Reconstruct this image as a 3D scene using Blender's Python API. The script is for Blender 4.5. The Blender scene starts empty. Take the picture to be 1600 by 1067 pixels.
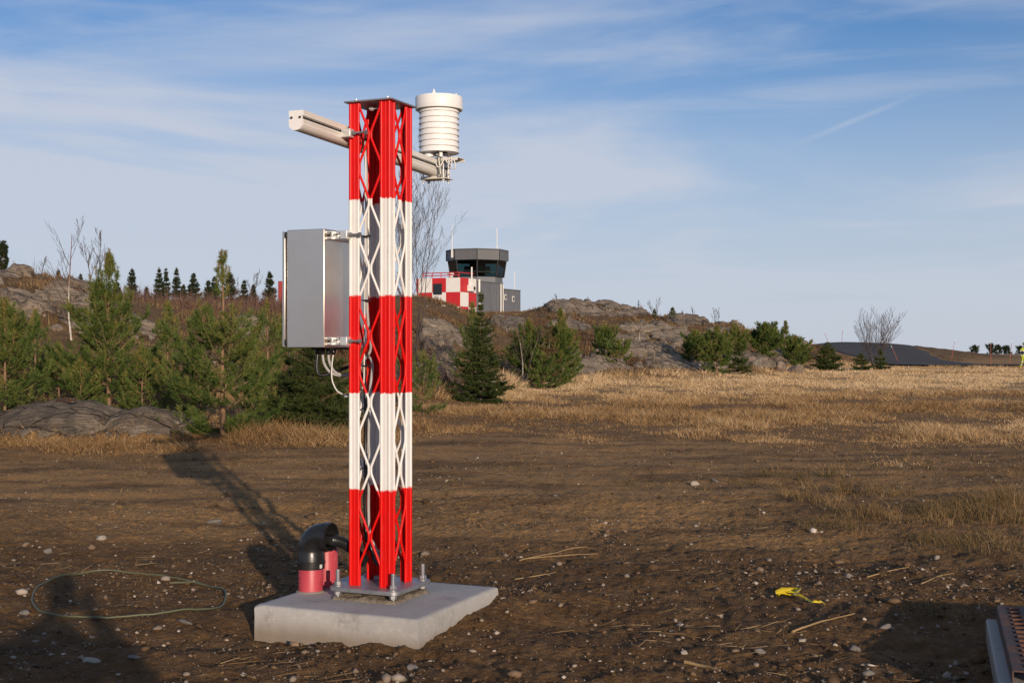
import bpy, bmesh, math, random
import numpy as np
from mathutils import Vector, Matrix

# ---------------------------------------------------------------- camera, sky, sun, exposure
SC = bpy.context.scene
COL = SC.collection
F = 2000.0          # focal length in photograph pixels (1600 wide)
HY = 545.0          # horizon row
CAMH = 1.6
cam_d = bpy.data.cameras.new('camera')
cam = bpy.data.objects.new('camera', cam_d)
COL.objects.link(cam)
cam.location = (0, 0, CAMH)
cam.rotation_euler = (math.radians(90), 0, math.radians(0))
cam_d.sensor_width = 36.0
cam_d.lens = F / 1600.0 * 36.0
cam_d.shift_y = (HY - 533.5) / 1600.0
cam_d.clip_start = 0.05
cam_d.clip_end = 9000
SC.camera = cam

SUN_EL = math.radians(10.5)
SUN_AZ = math.radians(180 - 18.6)      # clockwise from +Y
S = Vector((math.sin(SUN_AZ) * math.cos(SUN_EL), math.cos(SUN_AZ) * math.cos(SUN_EL), math.sin(SUN_EL)))
sun_d = bpy.data.lights.new('sun', 'SUN')
sun_d.energy = 4.3
sun_d.angle = math.radians(0.53)
sun_d.color = (1.0, 0.81, 0.625)
sun = bpy.data.objects.new('sun', sun_d)
COL.objects.link(sun)
sun.location = (20, -60, 14)
sun.rotation_euler = S.to_track_quat('Z', 'Y').to_euler()

world = bpy.data.worlds.new('World')
SC.world = world
world.use_nodes = True
def build_world():
    nt = world.node_tree
    nt.nodes.clear()
    N, Lk = nt.nodes.new, nt.links.new
    out = N('ShaderNodeOutputWorld')
    bg = N('ShaderNodeBackground')
    bg.inputs['Strength'].default_value = 0.118
    sky = N('ShaderNodeTexSky')
    sky.sky_type = 'NISHITA'
    sky.sun_disc = False
    sky.sun_elevation = SUN_EL
    sky.sun_rotation = SUN_AZ
    sky.air_density = 1.0
    sky.dust_density = 0.3
    sky.ozone_density = 6.0
    sky.altitude = 100
    tc = N('ShaderNodeTexCoord')
    sep = N('ShaderNodeSeparateXYZ'); Lk(tc.outputs['Generated'], sep.inputs[0])
    def layer(rot, scale, nscale, detail, lo, hi, dist, loc=(0, 0, 0)):
        mp = N('ShaderNodeMapping'); mp.vector_type = 'POINT'; Lk(tc.outputs['Generated'], mp.inputs['Vector'])
        mp.inputs['Rotation'].default_value = (0, math.radians(rot), 0)
        mp.inputs['Scale'].default_value = scale
        mp.inputs['Location'].default_value = loc
        n = N('ShaderNodeTexNoise'); Lk(mp.outputs[0], n.inputs['Vector'])
        n.inputs['Scale'].default_value = nscale; n.inputs['Detail'].default_value = detail
        n.inputs['Roughness'].default_value = 0.55; n.inputs['Distortion'].default_value = dist
        mr = N('ShaderNodeMapRange'); mr.interpolation_type = 'SMOOTHSTEP'
        mr.inputs['From Min'].default_value = lo; mr.inputs['From Max'].default_value = hi
        Lk(n.outputs['Fac'], mr.inputs['Value'])
        return mr.outputs[0]
    a = layer(-13, (.85, .85, 4.2), 2.5, 5, 0.36, 0.76, 0.7, (1.7, 0, .6))
    b = layer(-18, (.8, .8, 7.5), 3.0, 8, 0.47, 0.80, 1.0, (0, 0, .2))
    # straight high contrail-like veils
    c = layer(22, (.35, .35, 9.0), 4.0, 2, 0.60, 0.74, 0.05, (0, 0, 0))
    ml = N('ShaderNodeMath'); ml.operation = 'MULTIPLY'; Lk(a, ml.inputs[0]); ml.inputs[1].default_value = 0.62
    m2 = N('ShaderNodeMath'); m2.operation = 'MULTIPLY_ADD'; Lk(b, m2.inputs[0]); m2.inputs[1].default_value = 0.38; Lk(ml.outputs[0], m2.inputs[2])
    m3 = N('ShaderNodeMath'); m3.operation = 'MULTIPLY_ADD'; Lk(c, m3.inputs[0]); m3.inputs[1].default_value = 0.08; Lk(m2.outputs[0], m3.inputs[2])
    # veil thickens towards the horizon because one looks through more of it
    hz = N('ShaderNodeMapRange'); hz.interpolation_type = 'SMOOTHSTEP'
    hz.inputs['From Min'].default_value = 0.0; hz.inputs['From Max'].default_value = 0.29
    hz.inputs['To Min'].default_value = 0.88; hz.inputs['To Max'].default_value = 0.0
    Lk(sep.outputs['Z'], hz.inputs['Value'])
    # one faint old contrail: a short piece of a great circle high on the right
    d1 = Vector((.235, 1, .165)); d2 = Vector((.318, 1, .199)); nv = d1.cross(d2).normalized()
    dt = N('ShaderNodeVectorMath'); dt.operation = 'DOT_PRODUCT'; Lk(tc.outputs['Generated'], dt.inputs[0]); dt.inputs[1].default_value = nv
    ab = N('ShaderNodeMath'); ab.operation = 'ABSOLUTE'; Lk(dt.outputs['Value'], ab.inputs[0])
    w1 = N('ShaderNodeMapRange'); w1.interpolation_type = 'SMOOTHSTEP'; w1.inputs['From Min'].default_value = .0; w1.inputs['From Max'].default_value = .0034; w1.inputs['To Min'].default_value = 1; w1.inputs['To Max'].default_value = 0; Lk(ab.outputs[0], w1.inputs['Value'])
    w2 = N('ShaderNodeMapRange'); w2.interpolation_type = 'SMOOTHSTEP'; w2.inputs['From Min'].default_value = .20; w2.inputs['From Max'].default_value = .25; Lk(sep.outputs['X'], w2.inputs['Value'])
    w3 = N('ShaderNodeMapRange'); w3.interpolation_type = 'SMOOTHSTEP'; w3.inputs['From Min'].default_value = .26; w3.inputs['From Max'].default_value = .31; w3.inputs['To Min'].default_value = .17; w3.inputs['To Max'].default_value = 0; Lk(sep.outputs['X'], w3.inputs['Value'])
    w4 = N('ShaderNodeMapRange'); w4.inputs['From Min'].default_value = 0; w4.inputs['From Max'].default_value = .1; Lk(sep.outputs['Y'], w4.inputs['Value'])
    p1 = N('ShaderNodeMath'); p1.operation = 'MULTIPLY'; Lk(w1.outputs[0], p1.inputs[0]); Lk(w2.outputs[0], p1.inputs[1])
    p2 = N('ShaderNodeMath'); p2.operation = 'MULTIPLY'; Lk(p1.outputs[0], p2.inputs[0]); Lk(w3.outputs[0], p2.inputs[1])
    p3 = N('ShaderNodeMath'); p3.operation = 'MULTIPLY_ADD'; Lk(p2.outputs[0], p3.inputs[0]); Lk(w4.outputs[0], p3.inputs[1]); Lk(m3.outputs[0], p3.inputs[2]); m3 = p3
    m4 = N('ShaderNodeMath'); m4.operation = 'ADD'; m4.use_clamp = True; Lk(m3.outputs[0], m4.inputs[0]); Lk(hz.outputs[0], m4.inputs[1])
    mc = N('ShaderNodeMath'); mc.operation = 'MINIMUM'; Lk(m4.outputs[0], mc.inputs[0]); mc.inputs[1].default_value = 0.90
    mix = N('ShaderNodeMix'); mix.data_type = 'RGBA'
    Lk(mc.outputs[0], mix.inputs['Factor']); Lk(sky.outputs[0], mix.inputs['A'])
    mix.inputs['B'].default_value = (4.85, 5.2, 6.0, 1)
    Lk(mix.outputs['Result'], bg.inputs['Color'])
    Lk(bg.outputs[0], out.inputs['Surface'])
build_world()

SC.view_settings.view_transform = 'Standard'
SC.view_settings.look = 'None'
SC.view_settings.exposure = 0.0
SC.view_settings.gamma = 1.0
SC.view_settings.use_curve_mapping = False
SC.render.engine = 'CYCLES'
SC.cycles.use_denoising = True
SC.cycles.denoising_input_passes = 'RGB_ALBEDO_NORMAL'
SC.cycles.denoising_prefilter = 'NONE'
SC.cycles.max_bounces = 6
SC.cycles.transparent_max_bounces = 8

# ---------------------------------------------------------------- helpers
rng = np.random.default_rng(7)
random.seed(7)

def hash2(ix, iy, seed):
    h = (ix.astype(np.int64) * 374761393 + iy.astype(np.int64) * 668265263 + seed * 1274126177) & 0xFFFFFFFF
    h = ((h ^ (h >> 13)) * 1274126177) & 0xFFFFFFFF
    h = h ^ (h >> 16)
    return (h & 0xFFFF) / 65535.0
def vnoise(x, y, seed=0):
    x = np.asarray(x, float); y = np.asarray(y, float)
    ix = np.floor(x); iy = np.floor(y)
    fx = x - ix; fy = y - iy
    fx = fx * fx * fx * (fx * (fx * 6 - 15) + 10); fy = fy * fy * fy * (fy * (fy * 6 - 15) + 10)
    a = hash2(ix, iy, seed); b = hash2(ix + 1, iy, seed); c = hash2(ix, iy + 1, seed); d = hash2(ix + 1, iy + 1, seed)
    return (a + (b - a) * fx) * (1 - fy) + (c + (d - c) * fx) * fy
def fbm(x, y, octv=4, seed=0, gain=0.5):
    s = 0.0; a = 1.0; t = 0.0
    for k in range(octv):
        s = s + a * vnoise(x * 2 ** k + 17.3 * k, y * 2 ** k - 9.1 * k, seed + k); t += a; a *= gain
    return s / t
def sstep(a, b, x):
    t = np.clip((np.asarray(x, float) - a) / (b - a), 0, 1)
    return t * t * (3 - 2 * t)

def tag(o, label=None, cat=None, group=None, kind=None):
    if label: o['label'] = label
    if cat: o['category'] = cat
    if group: o['group'] = group
    if kind: o['kind'] = kind
    return o
def empty(name, loc, rz=0.0, label=None, cat=None, group=None):
    o = bpy.data.objects.new(name, None)
    o.empty_display_size = 0.2
    COL.objects.link(o); o.location = loc; o.rotation_euler = (0, 0, rz)
    return tag(o, label, cat, group)
def mesh_np(name, verts, tris, mat, parent=None, attrs=None, smooth=False):
    me = bpy.data.meshes.new(name)
    verts = np.asarray(verts, np.float32); tris = np.asarray(tris, np.int32)
    k = tris.shape[1]
    me.vertices.add(len(verts)); me.vertices.foreach_set('co', verts.ravel())
    me.loops.add(tris.size); me.loops.foreach_set('vertex_index', tris.ravel())
    me.polygons.add(len(tris)); me.polygons.foreach_set('loop_start', np.arange(len(tris), dtype=np.int32) * k)
    if smooth: me.polygons.foreach_set('use_smooth', np.ones(len(tris), bool))
    for an, av in (attrs or {}).items():
        at = me.attributes.new(an, 'FLOAT', 'POINT'); at.data.foreach_set('value', np.asarray(av, np.float32))
    me.update(calc_edges=True); me.validate()
    me.materials.append(mat)
    o = bpy.data.objects.new(name, me); COL.objects.link(o); o.parent = parent
    return o

class MB:
    """collects simple solids into one mesh"""
    def __init__(s): s.v = []; s.f = []
    def add(s, v, f):
        n = len(s.v); s.v += [tuple(p) for p in v]; s.f += [tuple(i + n for i in q) for q in f]; return s
    def box(s, c, size, R=None):
        hx, hy, hz = size[0] / 2, size[1] / 2, size[2] / 2
        p = [Vector((sx * hx, sy * hy, sz * hz)) for sz in (-1, 1) for sx, sy in ((-1, -1), (1, -1), (1, 1), (-1, 1))]
        if R is not None: p = [R @ q for q in p]
        p = [q + Vector(c) for q in p]
        return s.add(p, [(3, 2, 1, 0), (4, 5, 6, 7), (0, 1, 5, 4), (1, 2, 6, 5), (2, 3, 7, 6), (3, 0, 4, 7)])
    def tube(s, path, r, n=8, cap=True):
        path = [Vector(p) for p in path]
        rs = r if isinstance(r, (list, tuple)) else [r] * len(path)
        rings = []; up = None
        for i, p in enumerate(path):
            a = path[max(i - 1, 0)]; b = path[min(i + 1, len(path) - 1)]
            t = (b - a).normalized()
            if up is None:
                up = Vector((0, 0, 1)) if abs(t.z) < 0.9 else Vector((1, 0, 0))
            u = (up - t * up.dot(t)).normalized(); w = t.cross(u); up = u
            rings.append([p + (u * math.cos(2 * math.pi * k / n) + w * math.sin(2 * math.pi * k / n)) * rs[i] for k in range(n)])
        v = [q for ring in rings for q in ring]; f = []
        for i in range(len(path) - 1):
            for k in range(n):
                k2 = (k + 1) % n
                f.append((i * n + k, i * n + k2, (i + 1) * n + k2, (i + 1) * n + k))
        if cap:
            f.append(tuple(reversed(range(n)))); f.append(tuple((len(path) - 1) * n + k for k in range(n)))
        return s.add(v, f)
    def lathe(s, prof, c=(0, 0, 0), n=32, cap0=True, cap1=True):
        v = []; f = []
        for r, z in prof:
            for k in range(n):
                a = 2 * math.pi * k / n; v.append((c[0] + r * math.cos(a), c[1] + r * math.sin(a), c[2] + z))
        for i in range(len(prof) - 1):
            for k in range(n):
                k2 = (k + 1) % n
                f.append((i * n + k, i * n + k2, (i + 1) * n + k2, (i + 1) * n + k))
        if cap0: f.append(tuple(reversed(range(n))))
        if cap1: f.append(tuple((len(prof) - 1) * n + k for k in range(n)))
        return s.add(v, f)
    def prism(s, poly, z0, z1, M=None):
        n = len(poly)
        v = [Vector((p[0], p[1], z0)) for p in poly] + [Vector((p[0], p[1], z1)) for p in poly]
        if M is not None: v = [M @ q for q in v]
        f = [(k, (k + 1) % n, n + (k + 1) % n, n + k) for k in range(n)]
        f += [tuple(reversed(range(n))), tuple(range(n, 2 * n))]
        return s.add(v, f)
    def build(s, name, mat, parent=None, bevel=0.0, smooth=40, seg=2):
        me = bpy.data.meshes.new(name)
        me.from_pydata(s.v, [], s.f)
        bm = bmesh.new(); bm.from_mesh(me); bmesh.ops.recalc_face_normals(bm, faces=bm.faces); bm.to_mesh(me); bm.free()
        if smooth:
            me.polygons.foreach_set('use_smooth', np.ones(len(me.polygons), bool))
            me.set_sharp_from_angle(angle=math.radians(smooth))
        me.materials.append(mat)
        o = bpy.data.objects.new(name, me); COL.objects.link(o); o.parent = parent
        if bevel:
            b = o.modifiers.new('bevel', 'BEVEL'); b.width = bevel; b.segments = seg; b.limit_method = 'ANGLE'; b.angle_limit = math.radians(40)
        return o

def copy_part(o, parent, loc=None, rot=None):
    c = o.copy(); COL.objects.link(c); c.parent = parent
    if loc is not None: c.location = loc
    if rot is not None: c.rotation_euler = rot
    for k in list(o.children): copy_part(k, c)
    return c

# ---------------------------------------------------------------- materials
def newmat(name):
    m = bpy.data.materials.new(name); m.use_nodes = True
    nt = m.node_tree; nt.nodes.clear()
    out = nt.nodes.new('ShaderNodeOutputMaterial'); b = nt.nodes.new('ShaderNodeBsdfPrincipled')
    nt.links.new(b.outputs[0], out.inputs['Surface'])
    return m, nt, b, out
def noise(nt, vec, scale, detail=4, rough=0.55, dist=0.0):
    n = nt.nodes.new('ShaderNodeTexNoise'); n.inputs['Scale'].default_value = scale; n.inputs['Detail'].default_value = detail
    n.inputs['Roughness'].default_value = rough; n.inputs['Distortion'].default_value = dist
    if vec is not None: nt.links.new(vec, n.inputs['Vector'])
    return n.outputs['Fac']
def ramp(nt, fac, stops, mode='LINEAR'):
    r = nt.nodes.new('ShaderNodeValToRGB'); r.color_ramp.interpolation = mode
    e = r.color_ramp.elements
    while len(e) > 1: e.remove(e[-1])
    e[0].position = stops[0][0]; e[0].color = (*stops[0][1], 1)
    for p, c in stops[1:]:
        q = e.new(p); q.color = (*c, 1)
    nt.links.new(fac, r.inputs[0]); return r.outputs[0]
def math_n(nt, op, a, b=None, clamp=False):
    m = nt.nodes.new('ShaderNodeMath'); m.operation = op; m.use_clamp = clamp
    for i, x in enumerate((a, b)):
        if x is None: continue
        if isinstance(x, (int, float)): m.inputs[i].default_value = x
        else: nt.links.new(x, m.inputs[i])
    return m.outputs[0]
def mixc(nt, fac, a, b):
    m = nt.nodes.new('ShaderNodeMix'); m.data_type = 'RGBA'
    for key, x in (('Factor', fac), ('A', a), ('B', b)):
        if isinstance(x, (int, float)): m.inputs[key].default_value = x
        elif isinstance(x, tuple): m.inputs[key].default_value = (*x, 1)
        else: nt.links.new(x, m.inputs[key])
    return m.outputs['Result']
def maprange(nt, v, a, b, c=0.0, d=1.0):
    m = nt.nodes.new('ShaderNodeMapRange'); m.interpolation_type = 'SMOOTHSTEP'
    for k, x in (('From Min', a), ('From Max', b), ('To Min', c), ('To Max', d)): m.inputs[k].default_value = x
    nt.links.new(v, m.inputs['Value']); return m.outputs[0]
def bump(nt, h, strength, dist, b):
    n = nt.nodes.new('ShaderNodeBump'); n.inputs['Strength'].default_value = strength; n.inputs['Distance'].default_value = dist
    nt.links.new(h, n.inputs['Height']); nt.links.new(n.outputs[0], b.inputs['Normal']); return n
def texco(nt, which='Object'):
    return nt.nodes.new('ShaderNodeTexCoord').outputs[which]
def attr(nt, name):
    a = nt.nodes.new('ShaderNodeAttribute'); a.attribute_name = name; return a.outputs['Fac']

def plain(name, c1, c2=None, rough=0.5, metal=0.0, scale=8.0, bumpv=0.0, bdist=0.003, bscale=60.0, spec=None, coat=0.0):
    m, nt, b, out = newmat(name)
    tc = texco(nt)
    if c2 is None: c2 = tuple(x * 0.82 for x in c1)
    f = noise(nt, tc, scale, 5, 0.6)
    nt.links.new(ramp(nt, f, [(0.3, c1), (0.72, c2)]), b.inputs['Base Color'])
    r = maprange(nt, noise(nt, tc, scale * 3.1, 3), 0.3, 0.7, rough * 0.85, min(1, rough * 1.15))
    nt.links.new(r, b.inputs['Roughness'])
    b.inputs['Metallic'].default_value = metal
    b.inputs['Coat Weight'].default_value = coat
    if spec is not None: b.inputs['Specular IOR Level'].default_value = spec
    if bumpv: bump(nt, noise(nt, tc, bscale, 4), bumpv, bdist, b)
    return m

M = {}
M['galv'] = plain('galvanised_steel', (.40, .40, .41), (.28, .28, .285), .5, .75, 14)
M['alu'] = plain('cast_aluminium', (.80, .79, .77), (.66, .65, .63), .38, .6, 20)
M['arm'] = plain('cream_painted_aluminium', (.70, .665, .61), (.63, .59, .53), .42, 0, 5)
M['white_plastic'] = plain('white_plastic', (.82, .80, .775), (.77, .75, .72), .34, 0, 6)
M['black_plastic'] = plain('black_plastic', (.010, .010, .011), (.02, .02, .02), .33, 0, 10)
M['dark'] = plain('dark_rubber', (.012, .012, .012), None, .6)
M['cable_black'] = plain('black_cable', (.012, .012, .013), None, .35)
M['cable_grey'] = plain('grey_cable', (.42, .41, .40), None, .45)
M['cable_white'] = plain('white_cable', (.75, .73, .70), None, .4)
M['label_white'] = plain('sticker_white', (.8, .8, .8), None, .5)
M['ptfe'] = plain('probe_metal', (.25, .25, .22), None, .4, .6)

def mat_pink():
    m, nt, b, out = newmat('pink_red_pipe_plastic'); tc = texco(nt)
    base = ramp(nt, noise(nt, tc, 6, 5), [(.3, (.40, .036, .056)), (.7, (.48, .065, .082))])
    mp = nt.nodes.new('ShaderNodeMapping'); mp.inputs['Scale'].default_value = (1, 1, .35); nt.links.new(tc, mp.inputs[0])
    scuff = maprange(nt, noise(nt, mp.outputs[0], 55, 6, .7), .60, .72, 0, .75)
    nt.links.new(mixc(nt, scuff, base, (.62, .42, .40)), b.inputs['Base Color'])
    b.inputs['Roughness'].default_value = .45
    return m
M['pink'] = mat_pink()

def mat_concrete(name='concrete', a=(.42, .405, .385), c=(.33, .315, .295)):
    m, nt, b, out = newmat(name); tc = texco(nt)
    n1 = noise(nt, tc, 2.3, 6, .6); n2 = noise(nt, tc, 26, 5, .65)
    col = ramp(nt, n1, [(.3, a), (.7, c)])
    col = mixc(nt, maprange(nt, n2, .52, .72, 0, .55), col, (.50, .475, .44))
    col = mixc(nt, maprange(nt, noise(nt, tc, 5.5, 7, .7), .56, .68, 0, .5), col, (.20, .18, .155))
    pores = maprange(nt, noise(nt, tc, 140, 2), .64, .74, 0, .7)
    col = mixc(nt, pores, col, (.16, .15, .14))
    # soil splashed on the sides close to the ground
    sep = nt.nodes.new('ShaderNodeSeparateXYZ'); nt.links.new(tc, sep.inputs[0])
    low = math_n(nt, 'ADD', sep.outputs['Z'], math_n(nt, 'MULTIPLY', n1, .10))
    soil = maprange(nt, low, .02, .145, .9, 0.0)
    col = mixc(nt, soil, col, (.21, .165, .12))
    nt.links.new(col, b.inputs['Base Color']); b.inputs['Roughness'].default_value = .88
    hs = math_n(nt, 'ADD', n2, math_n(nt, 'MULTIPLY', noise(nt, tc, 110, 3), .5))
    bump(nt, hs, .35, .006, b)
    return m
M['concrete'] = mat_concrete()

def mat_bands():
    m, nt, b, out = newmat('red_and_white_band_paint'); tc = texco(nt)
    sep = nt.nodes.new('ShaderNodeSeparateXYZ'); nt.links.new(tc, sep.inputs[0])
    n = noise(nt, tc, 38, 3); z = math_n(nt, 'ADD', sep.outputs['Z'], math_n(nt, 'MULTIPLY', math_n(nt, 'SUBTRACT', n, .5), .035))
    zz = math_n(nt, 'DIVIDE', math_n(nt, 'SUBTRACT', z, 3.040 - 5 * .565), .565)
    fr = math_n(nt, 'MODULO', math_n(nt, 'ADD', zz, 2.0), 2.0)   # 0..1 red, 1..2 white
    w = math_n(nt, 'MULTIPLY', maprange(nt, fr, .985, 1.012), maprange(nt, fr, 1.99, 1.999, 1, 0))
    lo = maprange(nt, fr, .0, .012, 1, 0)
    w = math_n(nt, 'MAXIMUM', w, math_n(nt, 'MULTIPLY', lo, 0.0))
    red = ramp(nt, noise(nt, tc, 9, 4), [(.3, (.70, .006, .004)), (.7, (.62, .005, .004))])
    wht = ramp(nt, noise(nt, tc, 7, 5), [(.3, (.78, .755, .725)), (.75, (.72, .69, .65))])
    pc = mixc(nt, w, red, wht)
    mpd = nt.nodes.new('ShaderNodeMapping'); mpd.inputs['Scale'].default_value = (1, 1, .12); nt.links.new(tc, mpd.inputs[0])
    nt.links.new(mixc(nt, maprange(nt, noise(nt, mpd.outputs[0], 34, 6, .7), .55, .78, 0, .22), pc, (.22, .16, .12)), b.inputs['Base Color'])
    b.inputs['Roughness'].default_value = .38; b.inputs['Specular IOR Level'].default_value = .24
    bump(nt, noise(nt, tc, 300, 2), .05, .001, b)
    return m
M['bands'] = mat_bands()

def mat_steel():
    m, nt, b, out = newmat('brushed_stainless_steel'); tc = texco(nt)
    mp = nt.nodes.new('ShaderNodeMapping'); mp.inputs['Scale'].default_value = (1, 1, 90); nt.links.new(tc, mp.inputs[0])
    st = noise(nt, mp.outputs[0], 6, 4, .7)
    blot = noise(nt, tc, 3.5, 5, .6)
    nt.links.new(ramp(nt, blot, [(.3, (.90, .82, .73)), (.7, (.80, .73, .645))]), b.inputs['Base Color'])
    b.inputs['Metallic'].default_value = 1
    nt.links.new(math_n(nt, 'ADD', maprange(nt, st, .3, .7, .31, .36), math_n(nt, 'MULTIPLY', blot, .12)), b.inputs['Roughness'])
    b.inputs['Anisotropic'].default_value = .2
    bump(nt, st, .02, .0003, b)
    return m
M['steel'] = mat_steel()

def mat_rust():
    m, nt, b, out = newmat('rusty_steel'); tc = texco(nt)
    n = noise(nt, tc, 7, 7, .65)
    nt.links.new(ramp(nt, n, [(.3, (.060, .048, .048)), (.5, (.085, .055, .046)), (.64, (.18, .075, .035)), (.8, (.09, .045, .03))]), b.inputs['Base Color'])
    b.inputs['Roughness'].default_value = .75; b.inputs['Metallic'].default_value = .25
    bump(nt, noise(nt, tc, 90, 4), .4, .003, b); return m
M['rust'] = mat_rust()

def foliage(name, stops, trans=.22, rough=.6):
    m, nt, b, out = newmat(name)
    col = ramp(nt, attr(nt, 'tint'), stops)
    nt.links.new(col, b.inputs['Base Color']); b.inputs['Roughness'].default_value = rough
    b.inputs['Specular IOR Level'].default_value = .25
    tr = nt.nodes.new('ShaderNodeBsdfTranslucent'); nt.links.new(col, tr.inputs['Color'])
    mx = nt.nodes.new('ShaderNodeMixShader'); mx.inputs[0].default_value = trans
    nt.links.new(b.outputs[0], mx.inputs[1]); nt.links.new(tr.outputs[0], mx.inputs[2]); nt.links.new(mx.outputs[0], out.inputs['Surface'])
    return m
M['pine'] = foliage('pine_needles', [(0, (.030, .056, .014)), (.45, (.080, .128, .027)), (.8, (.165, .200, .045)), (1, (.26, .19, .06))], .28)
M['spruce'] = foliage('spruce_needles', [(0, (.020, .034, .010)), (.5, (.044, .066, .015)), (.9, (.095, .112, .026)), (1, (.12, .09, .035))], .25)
M['far_spruce'] = foliage('distant_spruce_needles', [(0, (.014, .024, .012)), (.6, (.026, .040, .016)), (1, (.045, .055, .022))])
M['brown_spruce'] = foliage('dying_needles', [(0, (.07, .04, .022)), (.5, (.13, .065, .03)), (1, (.12, .10, .04))])
M['straw'] = foliage('dry_straw_grass', [(0, (.13, .066, .026)), (.3, (.27, .158, .064)), (.6, (.44, .275, .122)), (.85, (.62, .43, .23)), (1, (.72, .54, .32))], .2)
M['green_grass'] = foliage('green_and_straw_grass', [(0, (.040, .040, .013)), (.3, (.085, .072, .022)), (.55, (.20, .120, .048)), (1, (.40, .26, .12))], .2)
M['heath'] = foliage('heather_and_dead_grass', [(0, (.080, .044, .024)), (.4, (.16, .092, .045)), (.7, (.27, .170, .078)), (.9, (.12, .115, .036)), (1, (.46, .33, .17))], .15)
M['thicket'] = foliage('bare_brown_twigs', [(0, (.06, .034, .028)), (.6, (.13, .070, .05)), (1, (.17, .10, .06))], .05)
M['straw_litter'] = foliage('straw_litter', [(0, (.14, .085, .040)), (.6, (.28, .18, .085)), (1, (.42, .30, .16))], .05)
M['stone'] = foliage('loose_stones', [(0, (.050, .029, .014)), (.25, (.105, .062, .031)), (.45, (.17, .105, .058)), (.55, (.20, .155, .115)), (.8, (.30, .25, .20)), (1, (.52, .45, .38))], 0, .85)
M['bark_pine'] = plain('orange_pine_bark', (.27, .15, .08), (.16, .10, .06), .85, 0, 9, .5, .01, 30)
M['bark_grey'] = plain('grey_brown_bark', (.13, .10, .08), (.08, .06, .05), .85, 0, 9, .5, .01, 30)
M['bark_bare'] = plain('dark_bare_twigs', (.085, .058, .05), (.055, .04, .035), .8)
def mat_birch():
    m, nt, b, out = newmat('birch_bark'); tc = texco(nt)
    sep = nt.nodes.new('ShaderNodeSeparateXYZ'); nt.links.new(tc, sep.inputs[0])
    mp = nt.nodes.new('ShaderNodeMapping'); mp.inputs['Scale'].default_value = (1, 1, 5); nt.links.new(tc, mp.inputs[0])
    dk = maprange(nt, noise(nt, mp.outputs[0], 5, 4), .55, .65)
    col = mixc(nt, dk, (.60, .54, .46), (.08, .06, .05))
    col = mixc(nt, maprange(nt, sep.outputs['Z'], 1.0, 2.2), col, (.16, .08, .055))
    nt.links.new(col, b.inputs['Base Color']); b.inputs['Roughness'].default_value = .8; return m
M['birch'] = mat_birch()

# ---------------------------------------------------------------- terrain
def flat(d):
    return 0.0035 * np.clip(np.asarray(d, float) - 20, 0, 80)
def zy(d, y): return CAMH - (y - HY) * d / F
PROF = {   # picture column : (distance, picture row) of the hillside there
    -100: [(26, 640), (34, 570), (42, 480), (47, 440), (58, 435)],
    0: [(26, 648), (33, 595), (40, 522), (47, 457), (52, 434), (60, 436)],
    100: [(26, 652), (34, 602), (42, 522), (49, 464), (55, 448), (64, 452)],
    200: [(27, 652), (36, 592), (46, 522), (56, 474), (66, 472)],
    300: [(27, 660), (36, 612), (46, 547), (58, 497), (70, 480), (85, 480)],
    430: [(28, 657), (36, 617), (46, 552), (58, 502), (72, 484), (85, 484)],
    560: [(29, 652), (38, 602), (48, 542), (58, 492), (68, 472), (80, 474)],
    650: [(32, 645), (40, 592), (50, 532), (60, 482), (66, 463), (74, 466)],
    700: [(34, 642), (42, 592), (54, 532), (66, 492), (74, 473), (90, 480)],
    750: [(37, 632), (45, 592), (57, 540), (70, 508), (82, 494), (118, 491)],
    810: [(43, 621), (48, 600), (56, 566), (63, 550), (75, 520), (88, 502), (100, 497), (112, 493), (130, 489)],
    870: [(48, 611), (52, 594), (60, 562), (68, 542), (78, 514), (88, 497), (94, 488), (98, 473), (108, 470)],
    950: [(53, 606), (57, 592), (65, 560), (72, 540), (80, 517), (92, 494), (97, 481), (105, 480)],
    1050: [(57, 603), (61, 591), (69, 558), (76, 540), (84, 517), (93, 499), (100, 500)],
    1150: [(62, 598), (66, 586), (74, 556), (80, 540), (86, 522), (92, 514), (100, 516)],
    1250: [(74, 586), (80, 577), (86, 557), (91, 540), (98, 541)],
    1300: [(84, 578), (92, 573), (105, 553), (125, 535), (150, 537)],
    1400: [(90, 575), (100, 572), (112, 555), (125, 538), (150, 540)],
    1470: [(95, 574), (105, 571), (115, 562), (128, 546), (150, 550)],
    1530: [(95, 574), (108, 571), (120, 565), (135, 553), (160, 553)],
    1600: [(95, 574), (110, 570), (130, 564), (160, 557), (200, 553)],
    2000: [(95, 574), (110, 571), (130, 567), (160, 561), (200, 556)],
}
DG = np.concatenate([np.linspace(0, 160, 641), np.linspace(161, 400, 60)])
CG = np.array(sorted(PROF))
def _table():
    rows = []
    for c in CG:
        pts = PROF[c]; d0 = pts[0][0]
        ds = [0, 20, d0 - 3, d0]; zs = [0, 0, float(flat(d0 - 3)), max(float(flat(d0)), min(zy(d0, pts[0][1]), float(flat(d0)) + .25))]
        for d, y in pts[1:]: ds.append(d); zs.append(float(zy(d, y)))
        dl, zl = ds[-1], zs[-1]
        ds += [dl + 45, 400]; zs += [zl * .75 + .3 if c < 1290 else zl * .6 + .2, .6]
        z = np.interp(DG, ds, zs)
        k = np.array([1, 2, 3, 2, 1.]) / 9
        zp = np.pad(z, 2, mode='edge'); z2 = np.convolve(zp, k, 'valid')
        zp = np.pad(z2, 2, mode='edge'); rows.append(np.convolve(zp, k, 'valid'))
    return np.array(rows)
ZT = _table()
CF = np.arange(-100, 2001, 10)
ZF = np.array([np.interp(CF, CG, ZT[:, j]) for j in range(ZT.shape[1])]).T
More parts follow.
